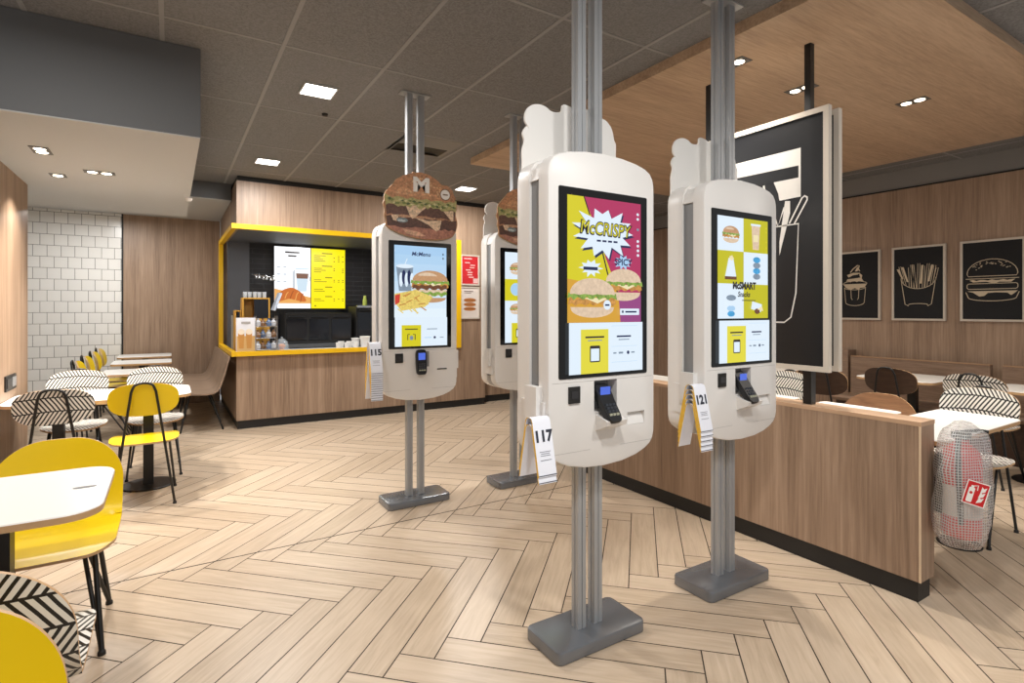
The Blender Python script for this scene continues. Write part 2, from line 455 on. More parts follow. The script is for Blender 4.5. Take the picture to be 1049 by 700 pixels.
# right wall with dark band, near side open
m = MB(); m.box((7.0, -.6, .1), (7.1, 7.32, 2.77), WOOD); m.box((7.01, -.6, 2.77), (7.1, 7.32, 2.984), mat('band_grey', (138, 135, 132), .8)); m.box((6.99, -.6, 2.762), (7.0, 7.32, 2.776), BLACKM); m.box((7.01, -.6, 0), (7.1, 7.32, .1), SKIRT)
struct('wall_right', m)

# lowered wooden ceiling panel
m = MB(); m.box((2.654, 1.16, 2.918), (6.3, 5.07, HC), WOODC); struct('ceiling_panel', m)

# half-height partition
t = thing('partition', 'low wood-clad partition wall with black skirting beside the ordering screens', 'partition')
MB().box((3.03, 1.185, .10), (3.175, 4.3, .845), WOOD).build('body', t, 0)
MB().box((3.028, 1.183, .845), (3.177, 4.3, .866), mat('partition_cap', (190, 156, 126), .45)).build('cap', t, 0)
MB().box((3.04, 1.20, 0), (3.165, 4.29, .10), SKIRT).build('plinth', t, 0)
MB().box((3.0275, 1.183, .10), (3.031, 1.192, .845), mat('edge_strip', (214, 190, 160), .4)).build('edge_strip', t, 0)

# ================================================================== LIGHTS AND FITTINGS
def area(loc, size, energy, color=(1, .985, .96), rot=(0,0,0), spread=180, shape='SQUARE'):
    L = bpy.data.lights.new('lamp', 'AREA'); L.energy = energy; L.size = size; L.color = color; L.shape = shape; L.spread = math.radians(spread)
    o = bpy.data.objects.new('lamp', L); COL.objects.link(o); o.location = loc; o.rotation_euler = rot; return o
def ceiling_light(x, y, label, e=60, s=.21, visible=True):
    t = thing('ceiling_light', label, 'ceiling light', (x, y, HC-.012), 0, 'square lights in the tiled ceiling')
    fr = MB()
    for a, b in (((-s/2-.012, -s/2-.012), (s/2+.012, -s/2)), ((-s/2-.012, s/2), (s/2+.012, s/2+.012)), ((-s/2-.012, -s/2), (-s/2, s/2)), ((s/2, -s/2), (s/2+.012, s/2))):
        fr.box((a[0], a[1], -.002), (b[0], b[1], .011), mat('lamp_frame', (170, 168, 164), .4))
    fr.build('frame', t, 0)
    MB().box((-s/2, -s/2, 0), (s/2, s/2, .009), LAMP).build('lens', t, 0)
    area((x, y, HC-.02), s*.95, e)
E0 = 43
ceiling_light(.905, 4.08, 'square ceiling light nearest the viewer, above the open floor', E0)
ceiling_light(.88, 6.31, 'square ceiling light just in front of the servery fascia', E0)
ceiling_light(3.258, 6.36, 'small distant square ceiling light right of the burger signs', E0)
for (x, y) in ((.905, 1.85), (.905, -.3), (2.4, -.3), (-.3, 1.8)):
    pass

def downlight(x, y, z, label, two=True, e=14, group=None, along_x=False):
    t = thing('downlight', label, 'downlight', (x, y, z), 0 if along_x else PI/2, group)
    w = .088 if two else .05
    MB().box((-w-.008, -.050, -.004), (w+.008, .050, .003), mat('downlight_trim', (90, 88, 86), .5)).build('housing', t, 0)
    for q in ((-.043, .043) if two else (0,)):
        MB().lathe((q, 0, -.0065), [(.001, 0), (.029, 0), (.032, .002), (.032, .003)], LAMPW, 20).build('lens', t, 0)
    area((x, y, z-.03), .1, e, (1, .93, .84), spread=110, shape='DISK')
SG = 'recessed spots in the white soffit'
downlight(-.71, 4.642, 2.440, 'recessed double spot in the white soffit, nearest the left wall', True, 16, SG)
downlight(-.73, 5.43, 2.440, 'single recessed spot at the back of the white soffit', False, 12, SG)
downlight(-.45, 5.16, 2.440, 'wide double spot in the white soffit, nearest its right edge', True, 16, SG, True)
PG = 'recessed spots in the wooden ceiling panel'
downlight(2.945, 2.106, 2.918, 'single recessed spot in the wood ceiling beside the grey pole', False, 16, PG)
downlight(3.67, 2.14, 2.918, 'double spot in the wood ceiling behind the black hanger post', True, 18, PG)
downlight(4.58, 1.84, 2.918, 'double spot in the wood ceiling, right of the hanging board', True, 18, PG)
# the room goes on behind the camera: same lamps there; further unseen lamps follow
for x, y, e in ((.7, .4, 46), (2.0, -.2, 38)):
    area((x, y, HC-.03), .2, e)
area((-.55, 2.6, 2.9), .2, 26)
area((4.6, 3.9, 2.88), .12, 10, (1, .9, .77), spread=120, shape='DISK')  # unseen lamp under the wood panel, no fitting modelled
area((5.4, 2.9, 2.88), .12, 9, (1, .9, .77), spread=120, shape='DISK')  # second unseen lamp under the panel, likewise without a fitting
area((5.0, .4, 2.95), .2, 14, (1, .9, .8))
area((-.6, 8.5, 2.7), .2, 30)  # unseen lamp in front of the tiled back wall, no fitting
area((2.1, 8.0, 2.40), .5, 14, (1, .98, .95))  # unseen lamp inside the servery, no fitting modelled
area((1.75, 8.72, 2.40), .1, 5, (1, .98, .95))  # unseen lamp added for a bright spot on the servery wall
t = thing('strip_light', 'thin white strip light under the yellow head rail of the servery', 'strip light')
MB().box((1.2, 7.26, 2.396), (2.6, 7.30, 2.41), mat('lamp_frame', (170, 168, 164), .4)).build('channel', t, 0)
MB().box((1.21, 7.265, 2.392), (2.59, 7.295, 2.396), glow('strip_lens', (240, 246, 255), 4.)).build('lens', t, 0)

# ceiling air vent
t = thing('air_vent', 'square ceiling air diffuser behind the twin kiosk poles', 'air vent', (2.08, 4.93, HC-.004))
MB().box((-.29, -.29, 0), (.29, .29, .003), mat('vent_plate', (120, 120, 120), .5)).build('plate', t, 0)
mb = MB()
mb.loops([[(-.26, .27, -.001), (.26, .27, -.001), (.2, .2, -.016), (-.2, .2, -.016)]], BLACKM, False, True)
mb.box((-.25, .02, -.003), (.25, .26, .0), BLACKM)
mb.build('louvre', t, 0)
tag(MB().lathe((1.06, 4.55, HC-.018), [(.001, 0), (.02, .002), (.025, .017)], BLACKM, 16).build('sprinkler_cap'), 'tiny dark sprinkler cap in the tiled ceiling by the square light', 'sprinkler')
tag(MB().lathe((.15, 5.9, 2.43), [(.001, -.02), (.02, -.018), (.028, 0), (.028, .009)], WHITE2, 16).build('smoke_detector'), 'small white smoke detector at the right edge of the soffit', 'detector')

# wall socket on the left wall
t = thing('wall_socket', 'black double socket with grey insert on the left wood wall', 'socket', (-1.0, 5.37, .87))
MB().box((0, -.15, -.055), (.012, .15, .055), BLACK).build('plate', t, 0)
MB().box((.012, .02, -.035), (.016, .13, .035), mat('socket_grey', (130, 130, 132), .4)).build('insert', t, 0)
MB().box((.012, -.13, -.035), (.016, -.02, .035), mat('socket_dark', (40, 40, 42), .4)).build('insert', t, 0)

# ================================================================== KIOSKS
def kiosk_outline(s=1.):
    top = [(0, 2.048), (.1, 2.043), (.18, 2.031), (.232, 2.017), (.262, 2.0), (.279, 1.976), (.286, 1.95), (.2875, 1.92)]
    bot = [(.2875, .90), (.286, .868), (.279, .842), (.262, .818), (.232, .799), (.18, .779), (.1, .763), (0, .757)]
    R = top+bot
    L = [(-x, z) for x, z in reversed(R)][1:-1]
    return R+L
def cut(o, boxes):
    for a, b in boxes:
        c = MB().box(a, b, o.data.materials[0]).build('cut', smooth=0)
        md = o.modifiers.new('b', 'BOOLEAN'); md.operation = 'DIFFERENCE'; md.object = c; md.solver = 'EXACT'
        c.parent = o.parent
        bpy.context.view_layer.update()
        me = bpy.data.meshes.new_from_object(o.evaluated_get(bpy.context.evaluated_depsgraph_get()))
        o.modifiers.clear(); o.data = me; bpy.data.objects.remove(c)
def plate(outline, y0, y1, r, m, front=True, both=False):
    mb = MB(); L = []
    def ring(y, d): return [(x, y, z) for x, z in (inset(outline, d) if d else outline)]
    prof = [(0, r), (r*.3, r*.3), (r, 0)]
    if front or both:
        for dy, d in prof: L.append(ring(y0+dy, d))
    else: L.append(ring(y0, 0))
    if (not front) or both:
        for dy, d in reversed(prof): L.append(ring(y1-dy, d))
    else: L.append(ring(y1, 0))
    mb.loops(L, m); return mb

# screen colours (all light-emitting)
G = lambda n, c, s=1.: glow('scr_'+n, c, s)
S_WH = G('white', (226, 240, 252)); S_BL = G('paleblue', (170, 208, 240)); S_YE = G('yellow', (214, 204, 30)); S_YG = G('lime', (196, 190, 26))
S_MA = G('magenta', (178, 50, 96)); S_PU = G('violet', (150, 70, 130)); S_OR = G('orange', (214, 160, 52)); S_DK = G('dark', (40, 34, 40)); S_NV = G('navy', (28, 40, 84))
S_BU = G('bun', (196, 150, 110)); S_BU2 = G('bunlight', (226, 200, 172)); S_LE = G('lettuce', (130, 160, 70)); S_PA = G('patty', (104, 66, 44)); S_CH = G('cheese', (240, 226, 180)); S_CR = G('crispy', (198, 142, 70))
S_GR = G('grey', (130, 146, 164)); S_RE = G('red', (206, 66, 52)); S_FR = G('fries', (232, 206, 110)); S_CY = G('cyan', (70, 160, 214)); S_GL = G('glow_yellow', (226, 216, 60))

for _m, _l, _h in ((S_BU, .8, 1.15), (S_BU2, .82, 1.1), (S_LE, .55, 1.5), (S_PA, .6, 1.6), (S_CR, .6, 1.35), (S_FR, .75, 1.15), (S_GR, .8, 1.2), (S_CY, .7, 1.3)): mottle(_m, 70., _l, _h)
def pic_burger(p, cu, cv, w, top=None, crispy=True):
    top = top or S_BU; h = w*.5
    p.poly([(cu-w*.46, cv-h*.38)]+arc(cu, cv-h*.42, w*.45, h*.3, 180, 360)+[(cu+w*.46, cv-h*.38)], S_BU2)
    p.poly(wavy(cu-w*.5, cu+w*.5, cv-h*.3, h*.05, 14)+wavy(cu+w*.48, cu-w*.48, cv-h*.08, h*.03, 12), S_CR if crispy else S_PA)
    p.poly([(cu-w*.3, cv-h*.08), (cu+w*.34, cv-h*.08), (cu+w*.1, cv-h*.26), (cu-w*.12, cv-h*.12)], S_CH)
    p.poly(wavy(cu-w*.52, cu+w*.52, cv-h*.1, h*.06, 16)+wavy(cu+w*.5, cu-w*.5, cv+h*.06, h*.04, 14), S_LE)
    p.poly(wavy(cu-w*.47, cu+w*.47, cv+h*.03, h*.02, 10)+arc(cu, cv+h*.06, w*.47, h*.5, 0, 180), top)
    p.poly(arc(cu-w*.08, cv+h*.2, w*.28, h*.26, 20, 160), S_BU2)
def pic_lower(p, kind=0):
    """white panel with the yellow scan card at the foot of the screen"""
    p.rect(-.199, 0, .199, .205, S_WH)
    p.rect(-.14, 0, .005, .178, S_GL)
    p.rect(-.117, .143, -.018, .150, S_DK); p.rect(-.105, .131, -.03, .135, S_GR)
    p.poly(rrect(-.094, .045, -.04, .112, .006), S_DK); p.rect(-.089, .050, -.045, .100, S_WH)
    p.rect(.05, .143, .13, .150, S_NV); p.rect(.06, .131, .12, .135, S_GR)
    p.rect(.03, .075, .048, .081, S_GR); p.rect(.06, .074, .085, .082, S_GR); p.ell(.113, .078, .0075, .0075, S_NV); p.rect(.13, .075, .15, .081, S_GR)
    for v in (.105, .04, .19): p.rect(.02, v, .165, v+.001, S_BL)
def scr_crispy(p):
    p.rect(-.199, .205, .199, .712, S_YE)
    p.poly([(-.199, .205), (.199, .205), (.199, .33), (-.199, .38)], S_OR)
    p.poly([(-.115, .712), (.199, .712), (.199, .2052), (.105, .2052), (.055, .36), (.0, .47), (-.02, .52)], S_MA)
    p.stroke([(-.115, .712), (-.085, .64)], .006, S_DK); p.stroke([(-.03, .53), (.012, .40)], .007, S_DK); p.stroke([(.06, .34), (.105, .206)], .007, S_DK)
    p.poly([(.08, .206), (.199, .206), (.199, .32), (.07, .33)], S_PU)
    r = random.Random(3)
    pts = star(-.005, .575, .165, .105, 13, .66, r); p.poly([(a+.007, b-.009) for a, b in pts], S_NV); p.poly(pts, S_WH)
    p.text('McCRISPY', -.002, .585, .055, S_DK, bold=.0035, shear=.12, xs=.83, rot=-.02)
    p.text('McCRISPY', -.002, .586, .052, S_YE, bold=-.0002, shear=.12, xs=.86, rot=-.02)
    for k in range(4): p.rect(-.05+k*.03, .535, -.028+k*.03, .543, S_NV)
    for k, v in enumerate((.665, .645, .60, .55, .53, .51, .49)): p.ell(.178, v, .007, .006, S_WH if k != 2 else S_GR)
    pic_burger(p, .095, .37, .21, S_BU2)
    pic_burger(p, -.075, .315, .25, S_BU2)
    s1 = star(-.085, .425, .06, .035, 10, .6, r); p.poly(s1, S_WH); p.rect(-.125, .417, -.05, .43, S_NV)
    s1 = star(.09, .455, .05, .03, 10, .6, r); p.poly(s1, S_BL); p.text('SPICY', .09, .455, .028, S_NV, bold=.001)
    p.ell(.0, .277, .02, .02, S_WH); p.rect(-.012, .273, .012, .280, S_NV)
    p.poly(rrect(.07, .235, .18, .262, .003), S_WH); p.rect(.1, .245, .165, .252, S_NV); p.rect(.08, .244, .09, .254, S_NV)
    pic_lower(p)
def scr_snacks(p):
    rows = [(.60, .712), (.39, .60), (.205, .39)]
    ys = [.712, .545, .385, .215]
    for i in range(3):
        for j in range(2):
            p.rect(-.199+j*.199, ys[i+1], j*.199, ys[i], S_WH if (i+j) % 2 == 0 else S_YG)
    pic_burger(p, -.10, .63, .13)
    p.poly([(.07, .56), (.12, .56), (.13, .68), (.06, .68)], S_BU2); p.rect(.055, .68, .135, .69, S_WH); p.rect(.075, .6, .115, .635, S_CH)
    p.poly([(-.15, .41), (-.06, .41), (-.085, .51), (-.12, .51)], S_WH); p.rect(-.15, .405, -.06, .42, S_PA); p.poly(star(-.1, .51, .02, .015, 5), S_CH)
    for k in range(4): p.ell(.10, .425+k*.028, .03, .015, S_CY if k % 2 else S_GR)
    p.text('McSMART', .0, .375, .034, S_DK, bold=.0025, xs=.9); p.text('Snacks', -.005, .333, .026, S_DK, bold=.001, shear=.2)
    p.rect(-.02, .302, .09, .306, S_DK)
    for k in range(4): p.ell(-.105, .238+k*.026, .028+.003*k, .014, (S_CY, S_BL, S_WH, S_GR)[k])
    p.poly([(.05, .262), (.13, .245), (.14, .285), (.06, .30)], S_WH); p.ell(.1, .25, .022, .014, S_PA); p.poly([(.1, .26), (.15, .25), (.14, .275)], S_CH)
    for v in (.67, .65, .6, .57, .55): p.rect(.17, v, .18, v+.008, S_YE)
    p.l += 1; pic_lower(p)
def scr_menu(p):
    for k in range(8):
        f = k/7; c = G('sky%d' % k, (int(168+60*f), int(206+36*f), int(240+12*f)))
        p.rect(-.199, .712-(k+1)*.0634, .199, .712-k*.0634, c, 1)
    p.l = 2
    p.text('McMenu', .0, .655, .03, S_NV, bold=.0008, shear=.2)
    p.rect(.168, .655, .176, .67, S_DK); p.rect(.168, .625, .176, .64, S_DK)
    p.poly([(-.165, .39), (-.075, .39), (-.06, .56), (-.185, .56)], S_GR)
    for k in range(5): p.ell(-.15+k*.02, .47+.02*(k % 2), .014, .05, S_NV if k % 2 else S_WH)
    p.ell(-.122, .565, .064, .014, S_WH); p.stroke([(-.13, .56), (-.105, .62)], .006, S_WH)
    pic_burger(p, .07, .46, .29, S_BU)
    p.poly(wavy(-.07, .2, .405, .01, 12)+wavy(.2, -.06, .435, .008, 12), S_PA)
    p.poly(wavy(-.07, .2, .36, .012, 12)+wavy(.2, -.06, .385, .008, 12), S_LE)
    p.poly([(-.06, .345)]+arc(.07, .34, .12, .03, 180, 360)+[(.2, .345)], S_BU)
    p.poly([(-.199, .31), (-.15, .25), (.03, .28), (.09, .35), (-.04, .40), (-.199, .37)], S_FR)
    r = random.Random(5)
    for k in range(24):
        a = (-.18+r.random()*.2, .26+r.random()*.1); t = r.uniform(-1, 1); p.stroke([a, (a[0]+.05*math.cos(t), a[1]+.05*math.sin(t))], .008, S_FR if k % 3 else S_CR)
    p.poly([(-.199, .36), (-.199, .29), (-.165, .31), (-.16, .37)], S_RE)
    p.rect(-.199, 0, .199, .205, S_WH); p.rect(-.15, 0, -.005, .15, S_YE)
    p.rect(-.125, .118, -.03, .125, S_DK)
    for a in (((-.105, .045), (-.105, .085), (-.09, .085)), ((-.05, .045), (-.05, .085), (-.065, .085))): p.stroke(a, .006, S_DK)
    p.ell(-.077, .06, .014, .016, S_GR)
    p.rect(.04, .118, .12, .124, S_GR); p.ell(.1, .06, .009, .009, S_NV); p.rect(.02, .057, .075, .062, S_BL); p.rect(.14, .057, .17, .062, S_GR)
def scr_check(p):
    ys = [.712, .49, .30, .17, 0]
    p.rect(-.199, 0, .199, .712, S_WH); p.rect(-.199, .33, 0, .50, S_YE); p.rect(0, .50, .199, .712, S_YE); p.rect(0, .205, .199, .33, S_YE)
    pic_burger(p, -.08, .59, .15); pic_burger(p, -.09, .27, .13); p.ell(.1, .42, .06, .05, S_CY); p.ell(-.1, .42, .05, .05, S_BL); p.ell(.1, .6, .05, .05, S_BU2)
    p.rect(-.14, 0, .0, .155, S_YE); p.poly(rrect(-.1, .04, -.05, .11, .006), S_DK); p.rect(-.094, .046, -.056, .1, S_WH)

def terminal(parent, tilt, y0, z0):
    """card terminal in its cradle, leaning out of the recess"""
    R = Matrix.Rotation(tilt, 3, 'X')
    c = Vector((-.004, y0, z0))
    out = superellipse(.040, .090, 32, 5)
    def ring(h, d, f=1.): return [c + R @ Vector((x*(1-d)*(1 if z > 0 else .94), -h, z*(1-d*.5))) for x, z in out]
    t = MB().loops([ring(-.018, .12), ring(-.014, .02), ring(.008, 0), ring(.014, .06)], TERM).build('card_terminal', parent, 40)
    s = MB(); s.cbox(c+R @ Vector((0, -.0150, .036)), (.052, .002, .058), glow('terminal_screen', (80, 110, 220), 1.)); s.cbox(c+R @ Vector((0.004, -.0163, .044)), (.03, .001, .012), glow('terminal_line', (170, 190, 250), 1.)); s.build('display', t, 0)
    k = MB()
    for i in range(3):
        for j in range(4): k.cbox(c+R @ Vector((-.018+i*.018, -.0155, -.014-j*.0145)), (.013, .005, .009), KEYS if j < 3 else mat('keys_pale', (170, 170, 150), .5))
    k.build('keypad', t, 0)
    return t
def bracket(parent, side, full=True):
    """white side holder for the table numbers"""
    s = side
    b = MB().box((s*.2875, -.08, .965), (s*.318, .0, 1.10), WHITE).box((s*.2875, -.10, .90), (s*.297, .06, 1.04), WHITE)
    b.build('number_holder', parent, 0)

def topper_mesh(outline, y, th, m):
    mb = MB(); n = len(outline)
    mb.loops([[(x, y, z) for x, z in outline], [(x, y+th, z) for x, z in outline]], m); return mb
CUPS = [(-.28, 1.87), (-.262, 2.01), (-.265, 2.075), (-.25, 2.12), (-.266, 2.148), (-.241, 2.186), (-.226, 2.166), (-.236, 2.185), (-.251, 2.20), (-.25, 2.235), (-.235, 2.262), (-.21, 2.28), (-.175, 2.288), (-.14, 2.283), (-.115, 2.268), (-.09, 2.268), (-.056, 2.276), (-.052, 2.315), (.0, 2.308), (.02, 2.296), (.05, 2.312), (.09, 2.316), (.13, 2.30), (.17, 2.292), (.205, 2.285), (.232, 2.262), (.245, 2.235), (.252, 2.20), (.265, 2.185), (.262, 2.13), (.27, 2.10), (.26, 2.05), (.27, 1.99), (.28, 1.87)]
def smooth_poly(P, k=2):
    for _ in range(k):
        Q = []
        for i in range(len(P)):
            a, b = P[i], P[(i+1) % len(P)]
            Q += [(a[0]*.8+b[0]*.2, a[1]*.8+b[1]*.2), (a[0]*.2+b[0]*.8, a[1]*.2+b[1]*.8)]
        P = Q
    return P
BURG = [(-.279, 2.188), (-.266, 2.22), (-.221, 2.27), (-.18, 2.312), (-.111, 2.345), (-.075, 2.365), (-.066, 2.385), (-.045, 2.37), (.003, 2.366), (.08, 2.348), (.14, 2.312), (.165, 2.312), (.20, 2.312), (.238, 2.29), (.251, 2.25), (.268, 2.225), (.258, 2.20), (.279, 2.175), (.272, 2.14), (.262, 2.10), (.276, 2.07), (.281, 2.03), (.266, 1.975), (.235, 1.932), (.17, 1.912), (.08, 1.903), (-.02, 1.906), (-.10, 1.918), (-.18, 1.938), (-.245, 1.965), (-.268, 1.99), (-.262, 2.02), (-.28, 2.06), (-.272, 2.10), (-.288, 2.135), (-.275, 2.16)]
PB = lambda n, c, r=.45: mat('print_'+n, c, r) if n in ('cream', 'badge', 'edge') else mottle(mat('print_'+n, c, r), 60., .6, 1.45)
def burger_sign(parent, y):
    out = smooth_poly(BURG, 2)
    o = topper_mesh(out, y, .012, PB('edge', (170, 130, 90))).build('burger_sign', parent, 60, label='printed burger cut-out sign')
    p = Pic((0, y, 0), (1, 0, 0), (0, -1, 0), .0006)
    cl = lambda P: P
    p.poly(inset(out, .004), PB('bunbase', (180, 130, 96)))
    p.poly([(-.255, 1.99), (-.2, 1.95), (-.09, 1.922), (.02, 1.91), (.15, 1.916), (.235, 1.942), (.262, 1.99), (.1, 2.0), (-.1, 2.01)], PB('heel', (176, 122, 102)))
    p.poly([(-.15, 1.975), (-.02, 1.955), (.03, 1.93), (-.04, 1.925), (-.12, 1.94)], PB('heellight', (214, 170, 140)))
    rs = random.Random(12)
    rag = lambda x0, x1, y, a, n: [(x0+(x1-x0)*k/n, y+a*rs.uniform(-1, 1)) for k in range(n+1)]
    p.poly(rag(-.255, .265, 1.985, .008, 18)+rag(.272, -.264, 2.056, .007, 18), PB('meat', (96, 68, 58)))
    p.poly(rag(-.262, .258, 2.066, .008, 18)+rag(.262, -.268, 2.14, .007, 18), PB('meat2', (104, 74, 62)))
    p.poly(rag(-.20, .10, 2.052, .006, 12)+rag(.10, -.20, 2.066, .004, 12), PB('middlebun', (196, 150, 118)))
    p.poly([(-.125, 2.14), (-.095, 2.07), (-.075, 2.045), (-.05, 2.06), (-.005, 2.105), (.04, 2.14)], PB('cheese', (226, 196, 164)))
    p.poly([(.165, 2.12), (.245, 2.13), (.246, 2.06), (.232, 2.05)], PB('cheese', (0, 0, 0)))
    p.poly([(-.065, 2.058), (.05, 2.04), (.15, 2.052), (.135, 1.985), (.108, 1.968), (.05, 2.01)], PB('cheese', (0, 0, 0)))
    p.poly([(-.23, 2.06), (-.175, 2.068), (-.185, 2.02), (-.215, 2.025)], PB('cheese', (0, 0, 0)))
    p.ell(-.15, 2.03, .042, .018, PB('onion', (126, 138, 140))); p.ell(-.155, 2.026, .03, .008, PB('onionpale', (196, 204, 204)))
    p.poly(rag(-.27, .262, 2.128, .016, 24)+rag(.27, -.278, 2.20, .008, 20), PB('lettuce', (176, 168, 112)))
    p.l += 1
    for k in range(34): p.poly(star(-.24+k*.0147, 2.157+rs.uniform(-.018, .018), rs.uniform(.012, .026), rs.uniform(.006, .012), 4, .6, rs), PB(*(('leafdark', (84, 98, 56)), ('leafmid', (122, 134, 70)), ('leafpale', (206, 200, 150)))[k % 3]), p.l+(k % 3))
    p.l += 3
    p.l += 1
    p.poly([(-.27, 2.20), (-.235, 2.25), (-.2, 2.305), (-.15, 2.34), (-.08, 2.365), (-.02, 2.38), (.05, 2.37), (.11, 2.34), (.165, 2.295), (.2, 2.26), (.25, 2.21)]+wavy(.25, -.26, 2.188, .009, 14), PB('crown', (188, 136, 98)))
    p.poly([(-.22, 2.21), (-.16, 2.26), (-.05, 2.25), (.12, 2.23), (.2, 2.205), (0, 2.2)], PB('crownlight', (204, 152, 112)))
    rs = random.Random(2); p.l += 1
    for k in range(46):
        a = rs.uniform(-.2, .15); b = 2.215+rs.random()*(.13-abs(a)*.4); p.ell(a, b, .007, .004, PB('sesame', (222, 186, 142)), p.l, 8)
    p.l += 1
    p.text('M', -.01, 2.285, .098, PB('cream', (240, 234, 226)), bold=.007, xs=1.22)
    p.ell(.175, 2.24, .042, .042, PB('badge', (120, 90, 60))); p.ell(.175, 2.24, .036, .036, PB('cream', (0, 0, 0))); p.rect(.155, 2.235, .195, 2.244, PB('badge', (0, 0, 0)))
    p.build('burger_print', o)
    return o

def kiosk(cx, cy, label, screen, rear_topper=False, front_burger=False, right_holder=False, lifted=True, number=''):
    t = thing('order_kiosk', label, 'kiosk', (cx, cy, 0), 0, 'self-order kiosks')
    # foot
    f = MB(); o = rrect(-.238, -.12, .238, .12, .03)
    lp = [[(x, y, 0) for x, y in inset(o, .004)], [(x, y, .004) for x, y in o], [(x, y, .044) for x, y in o], [(x, y, .050) for x, y in inset(o, .003)], [(x, y, .052) for x, y in inset(o, .012)]]
    f.loops(lp, STEEL).build('foot', t, 40)
    for s in (-1, 1):
        p = MB(); c = s*.045
        w, d = .0215, .022
        # aluminium profile with a groove in each face
        prof = [(-w, -d), (-.003, -d), (-.002, -d+.004), (.002, -d+.004), (.003, -d), (w, -d), (w, -.003), (w-.004, -.002), (w-.004, .002), (w, .003), (w, d), (.003, d), (.002, d-.004), (-.002, d-.004), (-.003, d), (-w, d), (-w, .003), (-w+.004, .002), (-w+.004, -.002), (-w, -.003)]
        p.loops([[(c+x, -.005+y, .052) for x, y in prof], [(c+x, -.005+y, HC-.006) for x, y in prof]], ALU).build('pole', t, 0)
    MB().box((-.11, -.05, HC-.008), (.11, .04, HC-.001), ALU).build('ceiling_plate', t, 0)
    O = kiosk_outline()
    F0, F1, B0, B1 = -.12, -.055, .010, .112
    # front housing with its recesses
    h = plate(O, F0, F1, .010, WHITE).build('front_housing', t, 40)
    if lifted:
        cut(h, [((-.058, F0-.01, .985), (.066, F0+.056, 1.112)), ((.126, F0-.01, .912), (.226, F0+.022, .966))])
    plate(inset(O, .0), B0, B1, .016, WHITE, front=False).build('rear_housing', t, 40)
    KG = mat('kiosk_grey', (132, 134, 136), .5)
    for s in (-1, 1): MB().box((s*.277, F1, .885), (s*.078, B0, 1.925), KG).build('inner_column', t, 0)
    for s in (-1, 1): MB().loops([[(s*x, F1, z) for x, z in ((.285, 1.92), (.273, 1.968), (.25, 1.996), (.2, 1.999), (.2, 1.92))], [(s*x, B0, z) for x, z in ((.285, 1.92), (.273, 1.968), (.25, 1.996), (.2, 1.999), (.2, 1.92))]], WHITE).build('top_bridge', t, 0)
    # screen
    by = F0-.004
    b = MB(); o = rrect(-.239, 1.128, .239, 1.889, .008)
    b.loops([[(x, F0+.004, z) for x, z in o], [(x, by+.002, z) for x, z in o], [(x, by, z) for x, z in inset(o, .002)]], GLASSB).build('screen_bezel', t, 40)
    p = Pic((0, by-.0006, 1.145), (1, 0, 0), (0, -1, 0), .00025); screen(p); p.build('screen_image', t)
    b = MB().loops([[(x, B1-.004, z) for x, z in o], [(x, B1+.004, z) for x, z in o]], GLASSB).build('rear_bezel', t, 0)
    # service panels
    s = MB(); s.cbox((-.163, F0-.001, 1.063), (.056, .012, .066), BLACKM); s.cbox((-.163, F0-.0075, 1.064), (.034, .002, .03), mat('scanner_glass', (46, 44, 44), .15)); s.build('scanner', t, 0)
    for a, bb in (((-.27, .835), (-.08, .8365)), ((.085, .835), (.27, .8365)), ((-.27, 1.113), (.27, 1.1145))):
        MB().box((a[0], F0-.0006, a[1]), (bb[0], F0+.002, bb[1]), mat('seam', (176, 172, 168), .6)).build('panel_seam', t, 0)
    if lifted:
        # recess lining and receipt chute
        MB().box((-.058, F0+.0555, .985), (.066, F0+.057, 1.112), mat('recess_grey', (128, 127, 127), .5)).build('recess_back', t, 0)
        s = MB(); s.loops([[(.127, F0+.0215, .964), (.225, F0+.0215, .964), (.225, F0+.0005, .913), (.127, F0+.0005, .913)], [(.127, F0+.0222, .964), (.225, F0+.0222, .964), (.225, F0+.0217, .912), (.127, F0+.0217, .912)]], WHITE).build('receipt_chute', t, 0)
        # cradle wedge
        s = MB(); s.loops([[(-.05, F0+.04, .985), (-.05, F0-.07, .955), (-.05, F0-.062, .935), (-.05, F0+.0, .908), (-.05, F0+.002, .94)], [(.06, F0+.04, .985), (.06, F0-.07, .955), (.06, F0-.062, .935), (.06, F0+.0, .908), (.06, F0+.002, .94)]], WHITE).build('terminal_cradle', t, 0)
        terminal(t, -.62, F0-.016, 1.018)
    else:
        terminal(t, -.1, F0-.02, 1.03)
        MB().cbox((.165, F0-.001, .972), (.075, .006, .008), BLACKM).build('receipt_slot', t, 0)
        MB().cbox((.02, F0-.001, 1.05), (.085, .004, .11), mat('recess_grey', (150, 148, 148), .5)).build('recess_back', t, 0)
    # side plates and number holders
    for s in ((-1, 1) if right_holder else (-1,)): bracket(t, s)
    if rear_topper:
        topper_mesh(smooth_poly(CUPS, 2), .10, .010, WHITE2).build('rear_sign_board', t, 60)
    if front_burger:
        burger_sign(t, F0-.022)
        MB().box((-.1, F0-.010, 1.93), (.1, F0+.001, 2.1), BLACKM).build('sign_bracket', t, 0)
    return t

KX = (1.525, 2.42); KY = (1.84, 3.82)
kiosk(KX[0], KY[0], 'nearest white self-order kiosk with the yellow and magenta burger screen', scr_crispy, rear_topper=True)
kiosk(KX[1], KY[0]-.01, 'white self-order kiosk next to the wood partition, its screen a yellow and white checkerboard', scr_snacks, rear_topper=True)
kiosk(KX[0], KY[1]-.02, 'white kiosk under a burger sign, fries and a cup on its pale blue screen', scr_menu, front_burger=True, right_holder=True, lifted=False)
kiosk(KX[1], KY[1]-.03, 'white self-order kiosk half hidden behind the nearest kiosk', scr_check, front_burger=True, rear_topper=True, lifted=False)

